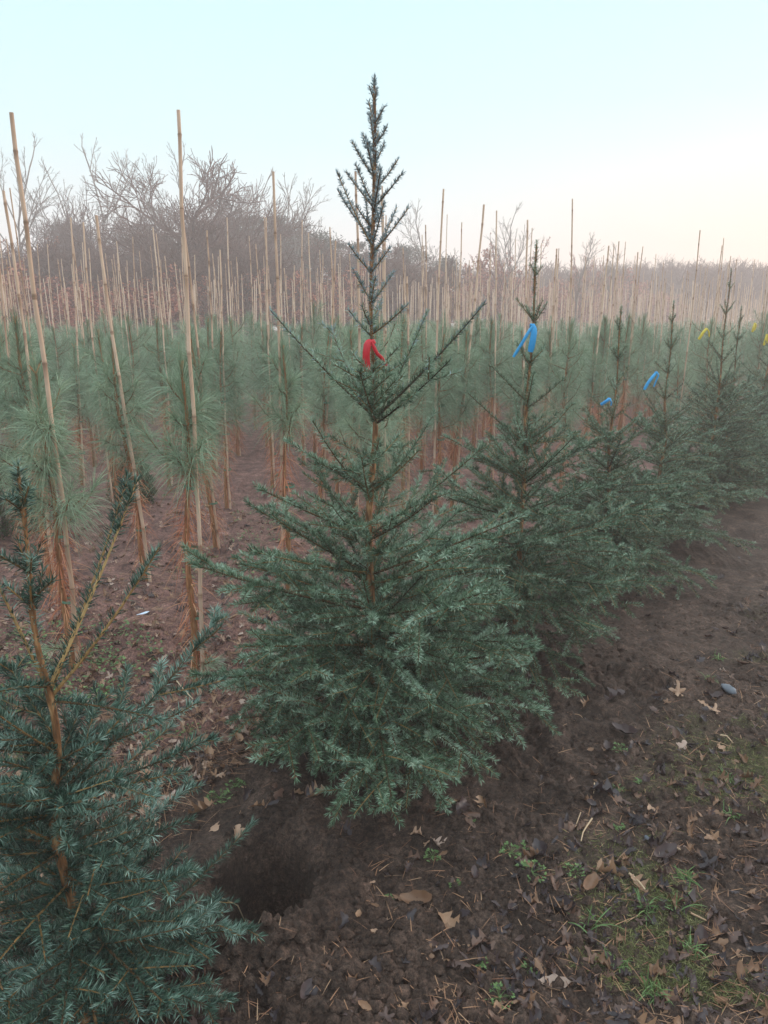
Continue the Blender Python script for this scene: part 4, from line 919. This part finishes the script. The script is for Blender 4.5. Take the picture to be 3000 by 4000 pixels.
for x, y, o_ in scatter(300 - count, dens_leaf):
    d = math.hypot(x, y)
    tone = int(leaf_rng.choice(7, p=[0.20, 0.26, 0.20, 0.13, 0.09, 0.08, 0.04])) if o_ < 0.3 else int(leaf_rng.choice(7, p=[0.05, 0.22, 0.2, 0.15, 0.1, 0.13, 0.15]))
    shp = int(leaf_rng.integers(0, 8))
    z = 'among the canes' if o_ > 0.3 else 'around the spruce feet' if o_ > -0.5 else 'on the bare path' if o_ > -0.85 else 'on the mossy path side'
    lab = f'{TONES[tone][1]} {KN[LEAFK[shp]]} lying {z}'
    put_leaf(x, y, leaf_rng.uniform(0.035, 0.075), shp, tone, lab, f'{lab} group')
# litter too small and too many to count
def in_view_points(rng, n, cond, y0=1950, y1=4150):
    out = []
    while sum(len(o) for o in out) < n:
        px = rng.uniform(-150, 3150, 4000); py = y0 + (y1 - y0) * rng.random(4000)
        a, b = (px - 1500) / F, -(py - 2000) / F; c, s = math.cos(PITCH), math.sin(PITCH)
        t = CAMH / (s - b * c); x = a * t; y = (c + b * s) * t
        keep = rng.random(4000) < cond(x, y, row_off(x, y)); out.append(np.stack([x[keep], y[keep]], 1))
    return np.concatenate(out)[:n]
def litter():
    rng = np.random.default_rng(88); mb = MB()
    P = in_view_points(rng, 4800, lambda x, y, o: np.where(o > 0.3, 1.0, np.where(o > -0.7, 0.05, 0.25)) * (np.hypot(x - PIT[0], y - PIT[1]) > 0.28))
    for i in range(8):
        sel = P[i::8]; src = np.concatenate(LEAFB[i].v)
        q = np.concatenate(LEAFB[i].q)
        t = np.concatenate(LEAFB[i].t) if LEAFB[i].t else None
        for x, y in sel:
            o = float(row_off(x, y)); sz = rng.uniform(0.02, 0.055); a = rng.uniform(0, 6.28); tl = rng.normal(0, 0.35, 2)
            v = src * sz; c, s = math.cos(a), math.sin(a)
            v = np.stack([v[:, 0] * c - v[:, 1] * s, v[:, 0] * s + v[:, 1] * c, v[:, 2]], 1)
            v[:, 2] += v[:, 0] * tl[0] + v[:, 1] * tl[1]
            tint = rng.choice([0.2, 0.3, 0.42, 0.5, 0.6, 0.8, 0.9, 0.97]) if o > 0.3 else rng.choice([0.05, 0.1, 0.2, 0.3, 0.42, 0.6])
            mb.add(v + np.array([x, y, gz(x, y) + 0.006]), q, t, tint=tint)
    tag(mesh_obj('leaf_litter', mb.mesh('leaf_litter', [M_leaf], True)), 'small scraps of withered leaves scattered over soil', 'leaf litter', kind='stuff')
litter()
def straw():
    rng = np.random.default_rng(89); mb = MB()
    P = in_view_points(rng, 15000, lambda x, y, o: np.where(o > 0.3, 1.0, np.where(o > -0.75, 0.05, 0.18)) * (np.hypot(x - PIT[0], y - PIT[1]) > 0.25), 1850)
    N = len(P); z = ground_z(P[:, 0], P[:, 1]); a = rng.uniform(0, 6.28, N)
    D = nrm(np.stack([np.cos(a), np.sin(a), rng.normal(0.04, 0.14, N)], 1))
    o = row_off(P[:, 0], P[:, 1])
    blades(mb, np.concatenate([P, z[:, None] + 0.006], 1), D, rng.uniform(0.03, 0.12, N) * np.where(o > 0.3, 1, 0.7), rng.uniform(0.0012, 0.0022, N), droop=0.1, m=2,
           tint=np.where(o > 0.3, rng.uniform(0, 0.6, N), rng.uniform(0.0, 0.6, N)), rng=rng, side=np.tile([0, 0, 1.0], (N, 1)) + rng.normal(0, 0.3, (N, 3)))
    tag(mesh_obj('fallen_needles', mb.mesh('fallen_needles', [M_straw])), 'reddish dry pine needles strewn over the nursery soil', 'needle litter', kind='stuff')
straw()
def clods():
    rng = np.random.default_rng(90); mb = MB()
    P = in_view_points(rng, 11000, lambda x, y, o: np.where(o > 0.4, 0.4, 1.0) * np.clip(0.6 + 2.5 * vnoise(x * 3 + 8, y * 3), 0.08, 1) * (np.hypot(x - PIT[0], y - PIT[1]) > 0.15), 2350)
    base = np.array([[1, 0, 0], [0.5, .87, 0], [-.5, .87, 0], [-1, 0, 0], [-.5, -.87, 0], [.5, -.87, 0], [.55, .32, .7], [-.55, .32, .7], [0, -.64, .7], [0, 0, 1.0]])
    tris = [[0, 1, 6], [1, 7, 6], [1, 2, 7], [2, 3, 7], [3, 4, 7], [4, 8, 7], [4, 5, 8], [5, 0, 6], [5, 6, 8], [6, 7, 9], [7, 8, 9], [8, 6, 9]]
    N = len(P); z = ground_z(P[:, 0], P[:, 1])
    sz = 0.003 + 0.019 * rng.random(N) ** 3.5
    V = base[None] * (1 + rng.normal(0, 0.2, (N, 10, 1))) * sz[:, None, None] * rng.uniform(0.7, 1.2, (N, 1, 3))
    a = rng.uniform(0, 6.28, N); c, s = np.cos(a)[:, None], np.sin(a)[:, None]
    V = np.stack([V[..., 0] * c - V[..., 1] * s, V[..., 0] * s + V[..., 1] * c, V[..., 2]], -1) + np.concatenate([P, z[:, None] - 0.002], 1)[:, None]
    T = (np.array(tris)[None] + (np.arange(N) * 10)[:, None, None]).reshape(-1, 3)
    mb.add(V, tris=T)
    me = mb.mesh('soil_crumbs', [M_soil], True)
    tag(mesh_obj('soil_crumbs', me), 'loose crumbs and clods of dark soil', 'soil', kind='stuff')
clods()
def weed_mesh(seed, n, spread):
    rng = np.random.default_rng(seed); mb = MB()
    a = rng.uniform(0, 6.28, n); r = spread * np.sqrt(rng.random(n)); h = rng.uniform(0.006, 0.035, n) * (1.2 - r / spread * 0.6)
    tip = np.stack([r * np.cos(a), r * np.sin(a), h], 1)
    st = np.stack([np.zeros((n, 3)), tip * np.array([0.5, 0.5, 0.8]), tip], 1)
    tubes(mb, st, np.tile([[0.0009, 0.0008, 0.0006]], (n, 1)), k=3, tint=rng.uniform(0.4, 0.9, n))
    for k in range(4):
        a2 = a + rng.normal(0, 1.2, n); D = nrm(np.stack([np.cos(a2), np.sin(a2), rng.normal(0.15, 0.3, n)], 1))
        blades(mb, tip, D, rng.uniform(0.010, 0.020, n), rng.uniform(0.008, 0.013, n), tint=np.clip(rng.normal(0.55, 0.2, n), 0, 1), side=np.tile([0, 0, 1.0], (n, 1)) + rng.normal(0, 0.25, (n, 3)), rng=rng)
    return mb.mesh('chickweed', [M_weed])
WEED = [weed_mesh(500 + i, (10, 16, 24, 14)[i], (0.03, 0.05, 0.07, 0.06)[i]) for i in range(4)]
def grass_mesh(seed, n):
    rng = np.random.default_rng(seed); mb = MB()
    a = rng.uniform(0, 6.28, n); el = rng.uniform(0.35, 1.3, n); b = np.stack([rng.normal(0, 0.010, n), rng.normal(0, 0.010, n), 0 * a], 1)
    D = np.stack([np.cos(a) * np.cos(el), np.sin(a) * np.cos(el), np.sin(el)], 1)
    blades(mb, b, D, rng.uniform(0.03, 0.075, n), 0.0026, droop=rng.uniform(0.2, 0.9, n), m=4, tint=np.clip(rng.normal(0.6, 0.2, n), 0, 1), rng=rng)
    return mb.mesh('grass_tuft', [M_weed])
GRASS = [grass_mesh(510 + i, (26, 40, 16)[i]) for i in range(3)]
def weed_px(px, py, i, s_, label, name='chickweed_plant', src=None, cat='weed', group='small weeds on the soil'):
    x, y = on_ground(px, py); o = mesh_obj(name, (src or WEED)[i], loc=(x, y, gz(x, y)), rot=(0, 0, px * 0.37)); o.scale = (s_,) * 3
    tag(o, label, cat, group)
for px, py, i, s_, lab in ((2070, 3440, 2, 1.0, 'leafy chickweed patch below the reddish oak leaf'), (1995, 3360, 1, 1.0, 'straggling chickweed stems left of the reddish oak leaf'), (2245, 3430, 3, 0.9, 'bright chickweed near the lower path leaves'), (2055, 3322, 0, 1.0, 'little chickweed sprig near the path middle'), (1770, 3470, 0, 0.9, 'lone seedling in front of a reddish leaf'),
        (1690, 3355, 1, 0.8, 'pale stringy weed below the chain of tan leaves'), (2420, 2940, 1, 0.9, 'chickweed on the open path by a pale leaf sliver'), (2410, 3080, 1, 0.8, 'chickweed sprigs beside the blackish leaf'), (2485, 3080, 0, 0.8, 'two-leaf seedling next to the chickweed sprigs'), (2415, 3235, 0, 0.9, 'tiny seedling near the straw stalks'),
        (1520, 3495, 0, 0.7, 'pale seedling on bare soil by the pit'), (1875, 3760, 0, 1.0, 'green seedling on trampled soil near the bottom'), (1950, 3890, 2, 0.8, 'moss-like weed patch near the bottom edge'), (2080, 3760, 1, 0.8, 'weed beside the lower path edge'), (1840, 3225, 0, 0.7, 'round seedling below the small leaf pile'),
        (860, 3130, 2, 0.9, 'chickweed mat between left spruce and pit'), (920, 3080, 1, 1.0, 'bright chickweed under the tallest spruce edge'), (660, 2880, 2, 1.0, 'chickweed mat behind the left spruce'), (600, 2900, 1, 1.0, 'chickweed sprigs nearest the left spruce crown'), (745, 2860, 2, 0.9, 'chickweed between the canes and the tallest spruce'), (120, 2980, 2, 1.0, 'yellow-green weed left of the orange spruce stem'), (60, 2960, 1, 1.1, 'weed at the picture edge behind the left spruce')):
    weed_px(px, py, i, s_ * 0.62, lab)
for px, py, i, s_, lab in ((2682, 3428, 1, 1.0, 'grass tuft beside the slate-dark star leaf'), (2517, 3548, 1, 1.15, 'thick grass tuft in the lower path'), (2808, 2586, 0, 1.0, 'grass tuft on the far path near the stone'), (2840, 3045, 1, 0.9, 'grass tuft at the picture edge on moss'), (2765, 2680, 2, 0.9, 'sparse grass blades above the pale pointed leaf'), (2300, 3600, 2, 1.2, 'long thin grass blades near the bottom'), (2640, 3530, 2, 1.1, 'few grass blades by the purplish ragged leaf'),
        (2860, 3200, 0, 1.0, 'grass tuft above the large dark purple leaf'), (2560, 3860, 1, 1.1, 'grass tuft at the bottom near the edge'), (2420, 3750, 0, 1.0, 'grass tuft lower path middle'), (2700, 3700, 0, 1.1, 'grass tuft among dark leaves near the bottom')):
    weed_px(px, py, i, s_, lab, 'grass_tuft', GRASS, 'grass tuft', 'green grass tufts on the path')
def ground_cover():
    rng = np.random.default_rng(91); mb = MB()
    P = in_view_points(rng, 16000, lambda x, y, o: moss_at(x, y), 2100)
    N = len(P); z = ground_z(P[:, 0], P[:, 1]); a = rng.uniform(0, 6.28, N); el = rng.uniform(0.0, 1.2, N)
    D = np.stack([np.cos(a) * np.cos(el), np.sin(a) * np.cos(el), np.sin(el)], 1)
    blades(mb, np.concatenate([P, z[:, None]], 1), D, rng.uniform(0.008, 0.028, N), 0.0016, droop=0.4, m=2, tint=np.clip(rng.normal(0.45, 0.25, N), 0, 1), rng=rng)
    tag(mesh_obj('grass', mb.mesh('grass', [M_grass])), 'short mossy grass thinly covering the trodden path', 'grass', kind='stuff')
    mb = MB()
    P = in_view_points(rng, 500, lambda x, y, o: np.where(o > 0.5, 1.0, 0.0) * (vnoise(x * 1.3 + 4, y * 1.3) > 0.0), 1900, 3000)
    V = []
    for k in range(9):
        N = len(P); q = P + rng.normal(0, 0.035, P.shape); z = ground_z(q[:, 0], q[:, 1]) + rng.uniform(0.008, 0.035, N); a = rng.uniform(0, 6.28, N)
        D = nrm(np.stack([np.cos(a), np.sin(a), rng.normal(0.1, 0.3, N)], 1))
        blades(mb, np.concatenate([q, z[:, None]], 1), D, rng.uniform(0.012, 0.024, N), rng.uniform(0.009, 0.015, N), tint=np.clip(rng.normal(0.45, 0.2, N), 0, 1), side=np.tile([0, 0, 1.0], (N, 1)) + rng.normal(0, 0.3, (N, 3)), rng=rng)
    tag(mesh_obj('weeds', mb.mesh('weeds', [M_weed])), 'low green weeds spreading between the pines', 'ground cover', kind='stuff')
ground_cover()
def twig_px(pts, r, tint, label, name='dry_stalk'):
    g = [on_ground(*p) for p in pts]; P = np.array([[x, y, gz(x, y) + 0.008 + 0.004 * (i % 2)] for i, (x, y) in enumerate(g)])
    c = P[0].copy(); mb = MB(); tubes(mb, P - c, np.linspace(r, r * 0.6, len(P)), k=6, cap=True, tint=[tint])
    tag(mesh_obj(name, mb.mesh(name, [M_straw], True), loc=c), label, 'stalk', 'dry stalks and twigs on the ground')
for pts, r, t_, lab in (([(2322, 3060), (2318, 3110)], 0.002, 0.8, 'short upright straw stalk in the middle path'), ([(2268, 3180), (2255, 3215), (2247, 3240)], 0.002, 0.7, 'thin straight straw left of the bent one'), ([(2312, 3205), (2290, 3245), (2276, 3270), (2268, 3308)], 0.0028, 0.75, 'bent pale straw stalk on the dark path'), ([(2810, 2905), (2835, 2910), (2862, 2917)], 0.003, 0.75, 'broken straw piece at the picture edge below the stone'),
        ([(2458, 3415), (2490, 3445), (2520, 3475)], 0.004, 0.8, 'thick pale twig beside the folded orange leaf'), ([(2595, 3310), (2630, 3325), (2660, 3335)], 0.003, 0.7, 'split straw in the mossy patch'), ([(860, 3420), (920, 3375), (970, 3345), (1010, 3310)], 0.0022, 0.8, 'pale root strand on the soil between the short spruce and the pit'), ([(2700, 3560), (2760, 3590)], 0.003, 0.6, 'straw near the lower edge in the moss'), ([(690, 2670), (720, 2700), (755, 2730)], 0.003, 0.9, 'whitish straw on the soil between canes and tallest spruce')):
    twig_px(pts, r, t_, lab)
def ring_wire():
    x, y = on_ground(2251, 2823); a = np.linspace(0, 6.0, 20); r = 0.022
    P = np.stack([r * np.cos(a), r * np.sin(a), 0.004 + 0.003 * np.sin(a)], 1)
    P = np.vstack([[[-0.055, -0.012, 0.004], [-0.035, -0.006, 0.005]], P[::-1][-20:]]) if False else P
    mb = MB(); tubes(mb, P, np.full(20, 0.0012), k=6, cap=True, tint=[0.6])
    tag(mesh_obj('wire_ring', mb.mesh('wire_ring', [M_straw], True), loc=(x, y, gz(x, y) + 0.006)), 'thin pale wire loop lying on the path below the branch tips', 'wire')
ring_wire()
def stone_px(px, py, size, label, seed):
    rng = np.random.default_rng(seed); x, y = on_ground(px, py)
    n, m = 14, 9; th = np.linspace(0, 2 * math.pi, n, endpoint=False); ph = np.linspace(0.05, math.pi - 0.05, m)
    T, Pp = np.meshgrid(th, ph, indexing='ij')
    r = 1 + 0.18 * vnoise(np.cos(T) * 2 + seed, np.sin(T) * 2 + Pp * 2) * 2
    V = np.stack([r * np.sin(Pp) * np.cos(T) * 0.6, r * np.sin(Pp) * np.sin(T), r * np.cos(Pp) * 0.42], -1) * size
    i, j = np.meshgrid(np.arange(n), np.arange(m - 1), indexing='ij'); a = i * m + j; b = ((i + 1) % n) * m + j
    mb = MB(); mb.add(V, np.stack([a, a + 1, b + 1, b], -1).reshape(-1, 4))
    o = mesh_obj('stone', mb.mesh('stone', [M_stone], True), loc=(x, y, gz(x, y) + size * 0.2), rot=(0.2, 0.1, 0.6))
    tag(o, label, 'stone')
stone_px(2842, 2735, 0.036, 'slate grey stone lying on the mossy path side', 3)
stone_px(2530, 3270, 0.012, 'tiny pale pebble in the moss beside straw', 4)
def tag_px():
    x, y = on_ground(560, 2422); mb = MB()
    v = np.array([[-.03, -.009, 0], [.02, -.009, .004], [.035, 0, .005], [.02, .009, .004], [-.03, .009, 0]])
    v2 = v - np.array([0, 0, 0.0012]); V = np.vstack([v, v2])
    mb.add(V, [[i, (i + 1) % 5, (i + 1) % 5 + 5, i + 5] for i in range(5)] + [[0, 1, 3, 4], [9, 8, 6, 5]], [[1, 2, 3], [8, 7, 6]])
    m, t, n, b = new_mat('white_plastic'); b.inputs['Base Color'].default_value = (0.55, 0.6, 0.75, 1); b.inputs['Roughness'].default_value = 0.4
    o = mesh_obj('plant_tag', mb.mesh('plant_tag', [m]), loc=(x, y, gz(x, y) + 0.015), rot=(0.1, -0.1, 0.5)); tag(o, 'bluish white plastic plant tag on the soil between the canes', 'plant tag')
tag_px()

# ------------------------------------------------------------------ the air
def haze():
    mb = MB(); x0, x1, y0, y1, z0, z1 = -122, 122, -19, 142, -1.2, 12.5
    V = [(x, y, z) for x in (x0, x1) for y in (y0, y1) for z in (z0, z1)]
    mb.add(V, [[0, 1, 3, 2], [4, 6, 7, 5], [0, 4, 5, 1], [2, 3, 7, 6], [0, 2, 6, 4], [1, 5, 7, 3]])
    m = bpy.data.materials.new('evening_haze'); m.use_nodes = True; n = m.node_tree.nodes; n.clear()
    o = n.new('ShaderNodeOutputMaterial'); v = n.new('ShaderNodeVolumePrincipled')
    v.inputs['Color'].default_value = (1.0, 0.81, 0.785, 1); v.inputs['Density'].default_value = HAZE_DENSITY; v.inputs['Anisotropy'].default_value = 0.2
    m.node_tree.links.new(v.outputs[0], o.inputs['Volume'])
    tag(mesh_obj('haze', mb.mesh('haze', [m])), 'thin pale evening haze over the nursery field', 'haze', kind='stuff')
haze()
